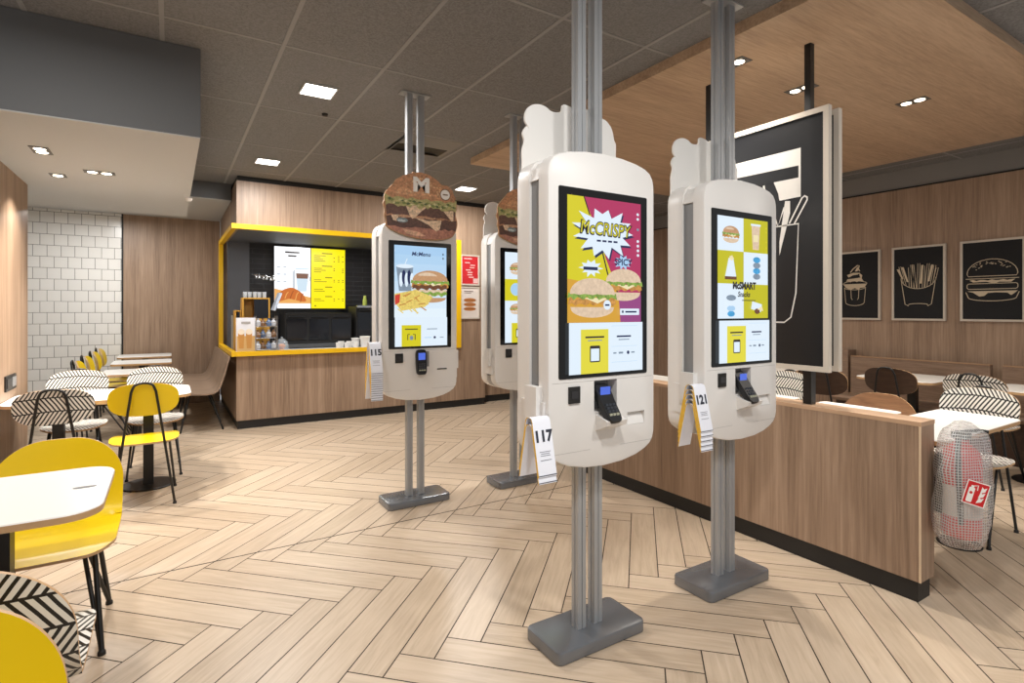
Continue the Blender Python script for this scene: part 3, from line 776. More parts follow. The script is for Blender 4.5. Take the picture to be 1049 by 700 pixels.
# table-number markers hanging on the holders
def tent(loc, num, label, group=None, step=.02):
    t = thing('table_marker', label, 'table number', loc, 0, group)
    W, Hh, S, th = .082, .212, .068, min(.008, step*.19)
    def leaf(sg):
        top = [(0, 0), (sg*.017, -.004), (sg*.024, -.016)]; L = [top[0], top[1], top[2], (sg*S, -Hh)]
        mb = MB()
        lo = [[(-W/2, y, z) for y, z in L], [(W/2, y, z) for y, z in L]]
        vs = []; fs = []
        for y, z in L:
            nx = .3
            vs += [(-W/2, y, z), (W/2, y, z), (W/2, y-sg*th, z-.001), (-W/2, y-sg*th, z-.001)]
        k = len(L)
        for i in range(k-1):
            a, b = i*4, (i+1)*4
            fs.append((a, a+1, b+1, b))
        mb.add(vs, fs, PAPER)
        fs = []
        for i in range(k-1):
            a, b = i*4, (i+1)*4
            fs += [(a+1, a+2, b+2, b+1), (a, b, b+3, a+3)]
        mb.add(vs, fs, YELB)
        fs = [(a+3, a+2, a+6, a+7) for a in (0, 4, 8)]+[(12, 13, 14, 15), (0, 3, 2, 1)]
        mb.add(vs, fs, PAPER)
        return mb
    f = leaf(-1).build('front_leaf', t, 20)
    leaf(1).build('back_leaf', t, 20)
    MB().box((-W/2, -S-.0006, -Hh+.003), (W/2, -S+.0012, -Hh+.0055), INK).build('edge_shade', f, 0)  # shade line below each nested leaf, painted in the ink colour
    if num:
        import math as _m
        tl = 0
        p = Pic((0, 0, 0), (1, 0, 0), (0, -1, 0), .0004)
        p.l = 1
        p.text(num, 0, -.070, .040, INK, 1, bold=.0024)
        for k, (v, w) in enumerate(((-.125, .05), (-.132, .04), (-.139, .046), (-.155, .05))): p.rect(-w/2, v, w/2, v+.002, INKG, 1)
        # lay the printing on the slanting leaf
        for i, v in enumerate(p.mb.v):
            z = v[2]; p.mb.v[i] = (v[0], -.024-(S-.024)*(-z-.016)/(Hh-.016)-.0012, z)
        p.build('number_print', f)
    return t
def tents(cx, cy, z, num, n, step, label, nested, grp, y=-.115):
    X = cx-.2875-.046
    for k in range(n):
        zz = z-k*step
        lb = label if k == 0 else nested
        tent((X, cy+y, zz), num if k == 0 else '', lb, None if k == 0 else grp, step)
tents(KX[0], KY[0], .995, '117', 2, .026, 'white table marker reading 117 on the nearest kiosk', 'white table marker tucked under the numbered one on the nearest kiosk', 'markers nested on the nearest kiosk')
tents(KX[1], KY[0], 1.055, '121', 5, .022, 'white table marker reading 121 on the kiosk by the partition', 'white table marker nested under the numbered one on the kiosk by the partition', 'markers nested on the kiosk by the partition')
tents(KX[0], KY[1], 1.180, '115', 13, .0152, 'white table marker reading 115 at the left of the kiosk with the burger sign', 'white table marker nested in the long stack beside the fries-and-cup screen', 'markers nested beside the fries-and-cup screen')
# hanging arms of the holders are part of the kiosks' holders

# ================================================================== TABLES
def table(loc, lx, ly, label, group, cols, corner=.11, rotz=0, slot=True, z=.75, base_r=.19):
    t = thing('cafe_table', label, 'table', loc, rotz, group)
    o = rrect(-lx/2, -ly/2, lx/2, ly/2, corner, 8)
    mb = MB(); mb.loops([[(x, y, z-.026) for x, y in inset(o, .002)], [(x, y, z-.004) for x, y in o]], PLY, True, False)
    mb.loops([[(x, y, z-.004) for x, y in o], [(x, y, z) for x, y in inset(o, .003)]], TOPW, False, True)
    mb.build('tabletop', t, 40)
    if slot:
        s = MB(); so = [(lx/2-.075+x, y) for x, y in superellipse(.035, .011, 20, 2.5)]
        s.loops([[(x, y, z-.0002) for x, y in so], [(x, y, z+.0012) for x, y in so]], mat('slot_grey', (110, 108, 106), .4)).build('cable_slot', t, 0)
    for c in cols:
        MB().box((c-.035, -.035, .012), (c+.035, .035, z-.03), BLACK).build('column', t, 0)
        MB().lathe((c, 0, 0), [(.001, 0), (base_r, 0), (base_r, .008), (base_r-.005, .012), (.001, .013)], BLACK, 40).build('base', t, 30)
        MB().box((c-.12, -.12, z-.036), (c+.12, .12, z-.026), BLACK).build('top_plate', t, 0)
    return t
TG = 'white café tables on the left side'
table((-.59, 2.54, 0), .80, .64, 'white table nearest the viewer, in front of the big yellow chair', TG, [.09])
table((-.425, 5.28, 0), 1.14, .64, 'long white table with striped chairs on its far side', TG, [.28, -.28])
FG = 'white tables along the wooden bench'
for k, (y, lb) in enumerate(((7.12, 'white table along the wooden bench, nearest of the row'), (8.25, 'middle white table along the wooden bench'), (9.2, 'white table along the wooden bench, farthest and by the back wall'))):
    table((-.29, y, 0), .62, .58, lb, FG, [0], .05, 0, False, .75+.012*k)
RG = 'white tables behind the partition'
table((3.77, 1.37, 0), 1.06, .42, 'white table at the partition end with a striped chair', RG, [.24], .04, 0, False, base_r=.11)
table((3.60, 1.90, 0), .76, .50, 'white table behind the partition in front of the plain brown chair', RG, [0], .04, 0, False)
table((3.60, 2.60, 0), .76, .56, 'white table behind the partition under the hanging black board', RG, [0], .04, 0, False)
table((3.75, 3.70, 0), .8, .56, 'white table seen between the two front kiosks', RG, [0], .04, 0, False)
WG = 'white tables along the right wall bench'
table((6.12, 2.50, 0), .72, .66, 'white table in front of the long right wall bench', WG, [.1], .08, 0, False)
table((6.02, 1.50, 0), .6, .6, 'white table at the right edge of the picture by the short bench', WG, [.0], .08, 0, False)
table((5.6, 3.75, 0), .75, .66, 'white table partly behind the hanging board frame', WG, [.0], .08, 0, False)

# ================================================================== CHAIRS
def chair_proto(name, label, m, edge=PLY, tex=False, group=None):
    t = thing(name, label, 'chair', (0, 0, 0), 0, group)
    def shell(fn, a, b, th, e, nr=7, n=48):
        """curved plywood sheet: fn maps plane coords to 3-D point and gives thickness direction"""
        mb = MB(); top = []; bot = []
        ring = superellipse(a, b, n, e)
        vs = []; uvs = []; fs = []
        for side in (0, 1):
            for r in range(nr+1):
                q = r/nr
                for x, y in ring:
                    vs.append(fn(x*q, y*q, side*th)); uvs.append((x*q+.5, y*q+.5))
        S = (nr+1)*n
        for side in (0, 1):
            for r in range(nr):
                for k in range(n):
                    j = (k+1) % n; A = side*S+r*n
                    f = (A+k, A+n+k, A+n+j, A+j) if side == 0 else (A+k, A+j, A+n+j, A+n+k)
                    if r == 0: f = (A+k, A+n+k, A+n+j) if side == 0 else (A+k, A+n+j, A+n+k)
                    fs.append(f)
        mb.add(vs, fs, m, uvs)
        A = nr*n; B = S+nr*n
        mb.add(vs, [(A+k, B+k, B+(k+1) % n, A+(k+1) % n) for k in range(n)], edge)
        return mb
    def seat(x, y, h): return (x, y, .462 - .05*max(0, -y-.12)*0 + .35*max(0, abs(x)-.14)**1.5*.6 - .9*max(0, y-.13)**2*2 - h)
    shell(seat, .215, .215, .012, 3.0).build('seat', t, 40)
    def back(x, z, h): return (x, -.205 - .20*z + 1.1*x*x*.7 - h, .768+z)
    shell(back, .212, .118, .012, 2.7).build('backrest', t, 40)
    # hoop: rear legs joined over the backrest
    pts = [(-.185, -.20, .012), (-.125, -.228, .45), (-.072, -.262, .83)]
    for k in range(7):
        a = PI-PI*k/6; pts.append((.062*math.cos(a)*.98, -.268, .862+.03*math.sin(a)))
    pts += [(.072, -.262, .83), (.125, -.228, .45), (.185, -.20, .012)]
    MB().tube(pts, .0085, BLACK, 8).build('hoop_frame', t, 60)
    for s in (-1, 1):
        MB().tube([(s*.125, -.225, .44), (s*.14, -.02, .437), (s*.15, .10, .435), (s*.19, .26, .012)], .0085, BLACK, 8).build('leg', t, 60)
        MB().tube([(s*.15, .0, .436), (s*.188, .255, .03)], .0075, BLACK, 8).build('leg_brace', t, 60)
        for yy in (-.20, .26):
            MB().lathe((s*(.185 if yy < 0 else .19), yy, 0), [(.001, 0), (.013, 0), (.012, .014), (.008, .02)], BLACKM, 12).build('foot_cap', t, 30)
    return t
def shell_proto(name, label, m, top=.80):
    """one-piece bent shell: seat running up into the back"""
    t = thing(name, label, 'chair')
    prof = [(.25, .428), (.20, .443), (.08, .446), (-.06, .440), (-.16, .448), (-.215, .475), (-.25, .53), (-.28, .61), (-.30, .70*top/.81), (-.322, top)]
    # resample along the length
    L = [0]
    for a, b in zip(prof, prof[1:]): L.append(L[-1]+math.dist(a, b))
    T = L[-1]; W = .245; n = 44; k = 28; th = .012; rc = .235 if top > .82 else .20
    def at(s):
        s = min(max(s, 0), T); i = max(q for q in range(len(L)) if L[q] <= s+1e-9); i = min(i, len(L)-2)
        f = (s-L[i])/(L[i+1]-L[i]); a, b = prof[i], prof[i+1]
        d = Vector((b[0]-a[0], b[1]-a[1])).normalized(); return a[0]+(b[0]-a[0])*f, a[1]+(b[1]-a[1])*f, d
    vs = []; uvs = []; fs = []
    for side in (0, 1):
        for i in range(n+1):
            s = T*(1-math.cos(PI*i/n))/2; e = min(s, T-s); R = rc if s > T/2 else .10
            w = W if e >= R else W-R+math.sqrt(max(0, R*R-(R-e)**2))
            y, z, d = at(s)
            for j in range(k+1):
                x = w*(-1+2*j/k); cur = .55*x*x*(1 if s > T*.5 else .25)
                nx = Vector((-d.y, d.x))          # sideways of the profile: towards the sitter
                q = (cur-side*th)
                vs.append((x, y-nx.x*0+(q if s > T*.5 else 0)*(1), z+(q if s <= T*.5 else 0))); uvs.append((x+.5, s))
    S = (n+1)*(k+1)
    for side in (0, 1):
        for i in range(n):
            for j in range(k):
                a = side*S+i*(k+1)+j; f = (a, a+1, a+k+2, a+k+1); fs.append(f if side == 0 else f[::-1])
    mb = MB(); mb.add(vs, fs, m, uvs)
    rim = [i*(k+1) for i in range(n+1)]+[n*(k+1)+j for j in range(1, k+1)]+[i*(k+1)+k for i in range(n-1, -1, -1)]+[j for j in range(k-1, 0, -1)]
    mb.add(vs, [(rim[q], rim[(q+1) % len(rim)], S+rim[(q+1) % len(rim)], S+rim[q]) for q in range(len(rim))], PLY)
    mb.build('seat_shell', t, 50)
    for s in (-1, 1):
        MB().tube([(s*.15, -.14, .43), (s*.19, -.25, .012)], .0105, BLACK, 8).build('leg', t, 60)
        MB().tube([(s*.10, -.06, .43), (s*.19, -.25, .012)], .009, BLACK, 8).build('leg_brace', t, 60)
        MB().tube([(s*.16, .06, .434), (s*.20, .21, .012)], .0105, BLACK, 8).build('leg', t, 60)
        MB().tube([(s*.11, .0, .434), (s*.20, .21, .012)], .009, BLACK, 8).build('leg_brace', t, 60)
        for yy, xx in ((-.25, .19), (.21, .20)):
            MB().lathe((s*xx, yy, 0), [(.001, 0), (.015, 0), (.014, .014), (.009, .02)], BLACKM, 12).build('foot_cap', t, 30)
    return t
protos = {}
def chair(kind, x, y, rot, label, group=None):
    nm, m = {'yellow': ('yellow_chair', YEL), 'stripe': ('striped_chair', PATT), 'dark': ('dark_chair', DARKW), 'brown_shell': ('brown_shell_chair', BROWNW), 'yellow_shell': ('yellow_shell_chair', YEL), 'stripe_shell': ('striped_shell_chair', PATT), 'red': ('red_chair', mat('red_lacquer', (150, 40, 36), .35))}[kind]
    if kind not in protos: o = protos[kind] = (shell_proto if 'shell' in kind else chair_proto)(nm, label, m, **({'top': .83} if kind == 'stripe_shell' else {'top': .795} if 'shell' in kind else {}))
    else: o = copy_tree(protos[kind])
    o.location = (x, y, 0); o.rotation_euler.z = math.radians(rot); tag(o, label, 'chair', group)
    return o
chair('yellow', -.155, 4.87, 0, 'yellow chair tucked under the long white table, seen from behind', 'yellow chairs')
chair('yellow_shell', -.435, 2.985, 180, 'big yellow shell chair facing us across the nearest white table')
chair('yellow_shell', -.425, 1.21, 180, 'yellow shell chair in the bottom left corner of the picture')
chair('stripe_shell', -.44, 1.985, 0, 'striped shell chair in the bottom left foreground, tucked under the nearest table')
chair('stripe', -.64, 4.80, 0, 'striped chair at the left wall, seen from behind', 'black and white striped chairs')
chair('stripe', -.66, 5.72, 180, 'striped chair on the far side of the long table, next to the left wall', 'black and white striped chairs')
chair('stripe', -.11, 5.72, 180, 'striped chair on the far side of the long table, opposite the yellow one', 'black and white striped chairs')
YG = 'yellow chairs lined up by the tiled wall'
for y, lb in ((7.05, 'yellow chair by the tiled wall, nearest of the row of four'), (7.75, 'second yellow chair of the row by the tiled wall'), (8.5, 'third yellow chair of the row by the tiled wall'), (9.15, 'yellow chair by the tiled wall, farthest of the row of four')):
    chair('yellow', -.57, y, -90, lb, YG)
SR = 'striped chairs behind the partition'
chair('stripe', 4.32, 1.435, 90, 'striped chair at the table by the partition end, facing the partition', SR)
chair('stripe', 4.2, 2.70, 90, 'striped chair seen under the hanging black board', SR)
chair('stripe', 5.68, 1.78, -90, 'striped chair with black hoop facing the right wall bench', SR)
chair('brown_shell', 4.07, 1.915, 100, 'plain brown chair with pale plywood edge behind the partition', 'brown chairs')
chair('dark', 5.66, 2.38, -90, 'dark brown chair with black hoop in front of the long wall bench', 'brown chairs')
chair('dark', 5.1, 2.72, -80, 'dark brown chair beside the frame of the hanging board', 'brown chairs')
chair('red', 4.35, 3.80, 90, 'dark red chair glimpsed between the two front kiosks')

# ================================================================== BENCHES
def bench_left():
    t = thing('curved_bench', 'curved wooden bench along the side of the servery', 'bench', (0, 0, 0))
    prof = [(.10, .445), (.14, .455), (.25, .452), (.35, .445), (.42, .45), (.46, .475), (.49, .53), (.53, .66), (.565, .80), (.58, .865)]
    th = .016; mb = MB()
    def off(i):
        a = Vector(prof[max(i-1, 0)]); b = Vector(prof[min(i+1, len(prof)-1)]); d = (b-a).normalized(); return Vector((d.y, -d.x))*th
    under = [tuple(Vector(p)+off(i)) for i, p in enumerate(prof)]
    loop = prof+under[::-1]
    mb.loops([[(x, 7.15, z) for x, z in loop], [(x, 9.5, z) for x, z in loop]], BENCHW); mb.build('shell', t, 40)
    for y in (7.35, 8.4, 9.3):
        for a, b in (((.18, .437), (.10, 0)), ((.38, .43), (.53, 0))):
            MB().tube([(a[0]+.02, y, a[1]), (b[0], y-.1, .004)], .010, BLACK).build('leg', t, 60)
            MB().tube([(a[0], y+.14, a[1]), (b[0], y-.1, .004)], .008, BLACK).build('leg', t, 60)
bench_left()
def wall_bench(y0, y1, label):
    t = thing('wall_bench', label, 'bench', (0, 0, 0), 0, 'wooden benches along the right wall')
    MB().box((6.78, y0, .12), (6.85, y1, .86), BENCHY).build('backrest', t, 0)
    MB().loops([[(x, y0, z) for x, z in ((6.34, .40), (6.33, .43), (6.35, .455), (6.78, .44), (6.78, .40))], [(x, y1, z) for x, z in ((6.34, .40), (6.33, .43), (6.35, .455), (6.78, .44), (6.78, .40))]], BENCHY).build('seat', t, 40)
    MB().box((6.42, y0+.02, 0), (6.77, y1-.02, .40), DARKW).build('plinth', t, 0)
    MB().box((6.775, y0, .86), (6.855, y1, .868), mat('bench_edge', (176, 140, 108), .45)).build('top_edge', t, 0)
wall_bench(2.07, 3.36, 'long wooden wall bench under the ice-cream and fries pictures')
wall_bench(.3, 1.98, 'short wooden wall bench at the right edge, under the burger picture')
tag(MB().box((6.80, 3.40, 0), (6.98, 3.52, .93), BENCHY).build('end_post', smooth=0), 'small dark wooden post at the far end of the wall bench', 'post')

# ================================================================== WALL PICTURES (right wall, X = 7)
def wall_pic(y0, y1, z0, z1, label, draw):
    """y0 > y1: left and right edges as seen"""
    t = thing('framed_picture', label, 'picture', (6.998, (y0+y1)/2, (z0+z1)/2), 0, 'framed chalk drawings on the right wall')
    w, h = y0-y1, z1-z0; f = .022
    fr = MB()
    for a, b in (((-w/2, -h/2), (w/2, -h/2+f)), ((-w/2, h/2-f), (w/2, h/2)), ((-w/2, -h/2+f), (-w/2+f, h/2-f)), ((w/2-f, -h/2+f), (w/2, h/2-f))):
        fr.box((-.03, a[0], a[1]), (0, b[0], b[1]), CREAM)
    fr.build('frame', t, 0)
    MB().box((-.02, -w/2+f, -h/2+f), (-.001, w/2-f, h/2-f), CHALK).build('board', t, 0)
    p = Pic((-.0205, 0, 0), (0, -1, 0), (-1, 0, 0), .0005); draw(p, w, h); p.build('drawing', t)
def d_ice(p, w, h):
    p.l = 1; L = 1; s = .0065
    p.stroke([(-.12, -.02), (-.105, -.2)]+arc(0, -.2, .105, .04, 180, 360)+[(.12, -.02)], s, LINEC, L)
    p.stroke(arc(0, -.02, .12, .03, 180, 360), s, LINEC, L)
    for x in (-.045, .045): p.stroke([(x, -.05), (x*.9, -.15), (x*.6, -.17)], s, LINEC, L)
    p.poly([(-.135, .02), (.135, .02), (.11, -.025), (.06, -.03), (.04, -.05), (0, -.03), (-.05, -.05), (-.1, -.025)], LINEC, 1)
    p.stroke(arc(0, .02, .135, .035, 0, 180), s, LINEC, L)
    p.poly(wavy(-.1, .1, .05, .008, 8)+[(.07, .095), (-.02, .085), (-.085, .08)], LINEC, 2)
    p.poly([(-.07, .10), (-.09, .13), (-.02, .155), (.06, .15), (.03, .13), (-.02, .125)], LINEC, 2)
    p.poly([(.075, .08), (.085, .12), (.05, .15), (.055, .11)], LINEC, 3)
    p.stroke([(-.05, .16), (-.02, .2), (.03, .24), (.05, .235), (.04, .20), (.055, .17)], .012, LINEC, 2)
    p.poly([(.0, .17), (.03, .225), (.045, .2), (.03, .17)], LINEC, 3)
def d_fries(p, w, h):
    s = .0065
    p.stroke([(-.165, .05), (-.125, -.23), (-.09, -.25)]+arc(0, -.235, .09, .012, 180, 0)+[(.09, -.25), (.125, -.23), (.165, .05)], s, LINEC, 1)
    p.stroke(arc(0, .06, .165, .12, 180, 360), s, LINEC, 1)
    r = random.Random(9)
    for k in range(13):
        a = -.15+k*.025; t = a*1.3+r.uniform(-.02, .02); b = .20+.04*r.random()-abs(a)*.35
        lo = .06-.115*math.sqrt(max(0, 1-(a/.17)**2))
        q = [(a-.010, lo), (t-.010, b), (t+.010, b), (a+.010, lo)]
        if k in (2, 7, 10, 0): p.poly([(a-.009, lo+.05), (t-.011, b), (t+.011, b), (a+.009, lo+.05)], LINEC, 2)
        else: p.stroke(q, s*.8, LINEC, 1)
def d_burger(p, w, h):
    s = .0065
    p.stroke(arc(0, .07, .2, .145, 0, 180), s, LINEC, 1); p.stroke([(-.2, .07), (-.19, .045), (.19, .045), (.2, .07)], s, LINEC, 1)
    p.stroke([(-.21, .02), (.21, .02)], s, LINEC, 1)
    p.poly(wavy(-.18, .18, .005, .006, 12)+[(.15, -.02), (.06, -.015), (.02, -.035), (-.04, -.012), (-.15, -.015)], LINEC, 1)
    p.stroke(rrect(-.2, -.085, .2, -.03, .02), s, LINEC, 1, True)
    p.poly([(-.2, -.105), (.2, -.105), (.17, -.135), (.15, -.15), (.12, -.125), (.03, -.12), (-.03, -.125), (-.06, -.155), (-.1, -.16), (-.15, -.12)], LINEC, 1)
    p.stroke([(-.21, -.115), (-.19, -.17)]+arc(0, -.17, .19, .035, 180, 360)+[(.19, -.17), (.21, -.115)], s, LINEC, 1)
    r = random.Random(4)
    for k in range(36):
        t = r.uniform(25, 155); q = r.uniform(.62, .95); a, b = .2*q*math.cos(math.radians(t)), .07+.145*q*math.sin(math.radians(t)); p.ell(a, b, .007, .0035, LINEC, 2, 8)
wall_pic(3.69, 3.13, 1.287, 2.105, 'framed chalk drawing of an ice-cream sundae on the right wall', d_ice)
wall_pic(3.01, 2.50, 1.287, 2.108, 'framed chalk drawing of a carton of fries on the right wall', d_fries)
wall_pic(2.375, 1.86, 1.287, 2.112, 'framed chalk drawing of a burger at the right edge of the picture', d_burger)

# ================================================================== HANGING BOARD ON THE PARTITION
t = thing('menu_board', 'tall black double-sided board in a pale frame standing on the partition', 'board', (0, 0, 0))
for x0, sg in ((3.03, -1), (3.135, 1)):
    fr = MB(); y0, y1, z0, z1, f = 1.615, 2.58, 1.06, 2.52, .03
    for a, b in (((y0, z0), (y1, z0+f)), ((y0, z1-f), (y1, z1)), ((y0, z0+f), (y0+f, z1-f)), ((y1-f, z0+f), (y1, z1-f))):
        fr.box((x0, a[0], a[1]), (x0+.032, b[0], b[1]), CREAM)
    fr.build('frame', t, 0)
    MB().box((x0+.004, y0+f, z0+f), (x0+.028, y1-f, z1-f), mat('board_black', (14, 15, 19), .38)).build('panel', t, 0)
MB().box((3.062, 1.65, 1.1), (3.135, 2.55, 2.48), BLACKM).build('core', t, 0)
for y in (1.76, 2.44):
    MB().box((3.075, y-.024, .866), (3.122, y+.024, 1.1), BLACK).build('post', t, 0)
    MB().box((3.08, y-.018, 2.48), (3.117, y+.018, 2.918), BLACK).build('hanger', t, 0)
p = Pic((3.0335, 0, 0), (0, -1, 0), (-1, 0, 0), .0005)
BW = mat('board_white', (226, 222, 216), .5)
p.poly([(-2.42, 2.325), (-1.772, 2.322), (-1.772, 2.045), (-1.90, 2.043), (-1.92, 2.157), (-2.42, 2.16)], BW, 1)
p.poly([(-2.40, 2.236), (-1.785, 2.224), (-1.785, 2.155), (-2.40, 2.16)], mat('board_black', (14, 15, 19), .38), 2)
p.poly([(-1.935, 2.157), (-1.785, 2.155), (-1.785, 2.045), (-1.89, 2.042)], BW, 3)
p.poly([(-1.865, 2.035), (-1.835, 2.03), (-1.835, 1.96), (-1.90, 1.72), (-1.90, 1.80)], BW, 1)
p.stroke([(-1.84, 1.90), (-1.765, 2.035), (-1.75, 2.045), (-1.735, 2.035), (-1.735, 2.02), (-1.81, 1.895)], .009, BW, 1)
p.stroke([(-1.95, 2.03), (-1.91, 1.89), (-1.87, 2.0)], .009, BW, 1)
p.stroke([(-2.3, 1.89), (-1.785, 1.893), (-1.80, 1.50), (-1.83, 1.36), (-1.87, 1.33), (-2.3, 1.33)], .008, BW, 1)
p.stroke([(-2.15, 2.15), (-2.13, 2.10), (-2.08, 2.10), (-2.05, 2.14)], .012, BW, 2)
p.stroke([(-2.0, 2.15), (-1.99, 2.09), (-1.95, 2.05)], .012, BW, 2)
p.build('fries_graphic', t)

# ================================================================== FIRE EXTINGUISHER WRAPPED IN A MESH BAG
t = thing('fire_extinguisher', 'red fire extinguisher on the end of the wood partition', 'extinguisher', (3.20, 1.085, .33))
RED = mat('extinguisher_red', (214, 34, 30), .35)
MB().lathe((0, 0, 0), [(.001, 0), (.07, 0), (.078, .012), (.078, .36), (.07, .40), (.04, .43), (.028, .44), (.028, .46)], RED, 28).build('cylinder', t, 35)
MB().lathe((0, 0, .10), [(.0785, 0), (.0792, .002), (.0792, .14), (.0785, .142)], mat('extinguisher_label', (226, 214, 206), .5), 28).build('label_band', t, 35)
MB().box((-.03, -.03, .46), (.03, .03, .49), BLACK).tube([(.0, 0, .49), (.05, -.05, .50), (.07, -.08, .495)], .009, BLACK).build('valve', t, 30)
MB().tube([(-.03, 0, .475), (-.10, -.02, .42), (-.105, -.03, .2), (-.095, -.03, .08)], .011, BLACK).build('hose', t, 60)
MB().box((-.07, .055, .1), (.03, .083, .38), BLACK).build('bracket', t, 0)
def bag_mat():
    m = bpy.data.materials.new('mesh_bag_plastic'); m.use_nodes = True; nt = m.node_tree; b = nt.nodes['Principled BSDF']
    b.inputs['Base Color'].default_value = lin((204, 202, 199)); b.inputs['Roughness'].default_value = .3
    uv = N(nt, 'ShaderNodeUVMap'); sp = N(nt, 'ShaderNodeSeparateXYZ'); nt.links.new(uv.outputs['UV'], sp.inputs[0])
    l1 = math_node(nt, 'LESS_THAN', math_node(nt, 'FRACT', math_node(nt, 'DIVIDE', sp.outputs[0], .0125)), .28)
    l2 = math_node(nt, 'LESS_THAN', math_node(nt, 'FRACT', math_node(nt, 'DIVIDE', sp.outputs[1], .0125)), .28)
    k = math_node(nt, 'MAXIMUM', l1, l2)
    nt.links.new(math_node(nt, 'ADD', math_node(nt, 'MULTIPLY', k, .46), .24), b.inputs['Alpha'])
    return m
BAG = bag_mat()
prof = [(0, -.05), (.05, -.053), (.10, -.035), (.128, .01), (.14, .08), (.145, .16), (.138, .25), (.14, .33), (.132, .40), (.12, .46), (.108, .49), (.07, .515), (.045, .535), (0, .545)]
mb = MB(); vs = []; fs = []; uvs = []; n = 40; rb = random.Random(8)
ph = [rb.uniform(0, 6) for _ in range(6)]
for i, (r, h) in enumerate(prof):
    for k in range(n+1):
        a = 2*PI*(k % n)/n
        wob = 1+.06*math.sin(3*a+ph[0]+h*9)+.05*math.sin(5*a+ph[1]-h*23)+.04*math.sin(9*a+ph[2]+h*37)
        # crumpled, pulled out on the partition side
        rr = r*wob*(1+.28*max(0, math.cos(a-PI*.95))**3*(.6+.4*math.sin(h*22+1)))
        rr *= .90; vs.append((rr*math.cos(a), rr*.82*math.sin(a), h)); uvs.append((a*.125, h))
for i in range(len(prof)-1):
    for k in range(n):
        A = i*(n+1)+k; fs.append((A, A+1, A+n+2, A+n+1))
mb.add(vs, fs, BAG, uvs)
bag = mb.build('mesh_bag', smooth=180, loc=(3.185, 1.075, .335))
tag(bag, 'translucent gridded plastic bag wrapped over the fire extinguisher', 'bag')
# sign on the bag
sg = thing('extinguisher_sign', 'small red and white fire extinguisher sign on the plastic bag', 'sign', (3.062, .985, .578), math.radians(-60))
sg.scale = (.72, 1, .80)
sg.rotation_euler.y = math.radians(14)
MB().box((-.057, 0, -.068), (.057, .002, .068), mat('sign_red', (196, 20, 28), .4)).build('plate', sg, 0)
p = Pic((0, -.0006, 0), (1, 0, 0), (0, -1, 0), .0004); SW = mat('sign_white', (236, 232, 228), .4)
for a in (((-.057, -.068), (.057, -.063)), ((-.057, .063), (.057, .068)), ((-.057, -.063), (-.052, .063)), ((.052, -.063), (.057, .063))): p.rect(a[0][0], a[0][1], a[1][0], a[1][1], SW, 1)
p.poly(rrect(-.04, -.055, -.01, .03, .006), SW, 1); p.rect(-.032, .03, -.018, .042, SW, 1); p.stroke([(-.02, .04), (.0, .048), (.002, .02)], .005, SW, 1); p.ell(-.025, .0, .008, .008, mat('sign_red', (0, 0, 0)), 2)
for k in range(3): p.poly([(.012+.003*k, -.05+.03*k), (.036+.002*k, -.038+.03*k), (.044, -.012+.03*k), (.03, -.022+.03*k), (.02, -.012+.03*k)], SW, 1)
p.build('pictogram', sg)

# ================================================================== SERVERY COUNTER CONTENTS
o = MB().box((.665, 7.165, .858), (3.49, 7.72, .890), mat('worktop_pale', (198, 202, 208), .2)).build('counter_worktop', smooth=0)
tag(o, 'pale glossy worktop of the servery counter behind the yellow rail', 'worktop')
t = thing('back_counter', 'dark steel back counter below the menu screens', 'counter', (0, 0, 0))
MB().box((1.1, 8.35, 0), (3.5, 8.95, .86), BLACKM).build('body', t, 0)
MB().box((1.08, 8.32, .86), (3.52, 8.96, .905), mat('brushed_steel', (150, 154, 160), .3, .8)).build('worktop', t, 0)
def appliance(name, x0, x1, y0, y1, z1, label, cat, panels=3):
    t = thing(name, label, cat, (0, 0, 0))
    MB().box((x0, y0, .906), (x1, y1, z1), BLACKM).build('body', t, 0)
    w = (x1-x0)/panels
    for k in range(panels):
        MB().box((x0+k*w+.02, y0-.012, .96), (x0+(k+1)*w-.02, y0, z1-.09), mat('appliance_glass', (24, 26, 32), .1)).build('door', t, 0)
        MB().box((x0+k*w+.05, y0-.02, z1-.06), (x0+(k+1)*w-.05, y0-.001, z1-.045), mat('appliance_trim', (60, 62, 66), .3, .6)).build('handle', t, 0)
    return t
appliance('display_fridge', 1.42, 2.38, 8.50, 8.93, 1.36, 'long black glass-fronted appliance under the lit menu screens', 'appliance', 3)
t = appliance('coffee_machine', 2.43, 2.80, 8.42, 8.88, 1.46, 'black coffee machine at the right end of the back counter', 'coffee machine', 1)
MB().box((2.44, 8.41, 1.44), (2.79, 8.44, 1.475), mat('chrome', (190, 192, 196), .2, .9)).build('chrome_rail', t, 0)
tag(MB().lathe((2.62, 8.6, 1.461), [(.001, 0), (.034, 0), (.036, .09), (.022, .14), (.02, .17), (.001, .172)], mat('green_bottle', (176, 190, 90), .3), 20).build('syrup_bottle'), 'small green bottle standing on the coffee machine', 'bottle')
# menu screens
t = thing('menu_screen', 'lit white menu screen with a croissant and coffee glass', 'screen', (0, 0, 0), 0, 'menu screens behind the servery')
MB().box((1.335, 8.93, 1.43), (1.865, 8.998, 2.37), BLACKM).build('case', t, 0)
p = Pic((1.6, 8.9295, 1.43), (1, 0, 0), (0, -1, 0), .0006)
M_W = glow('menu_white', (250, 252, 255), 1.25); M_Y = glow('menu_yellow', (250, 232, 0), 1.1); M_OR = glow('menu_crust', (208, 112, 44), 1.); M_OD = glow('menu_crust_dark', (160, 76, 30), 1.); M_OL = glow('menu_crust_light', (240, 176, 96), 1.); M_GY = glow('menu_grey', (200, 208, 216), 1.); M_DK = glow('menu_dark', (60, 52, 50), 1.); M_BR = glow('menu_coffee', (130, 92, 74), 1.); M_PB = glow('menu_paleblue', (206, 226, 240), 1.05); M_OV = glow('menu_ochre', (120, 112, 10), 1.)
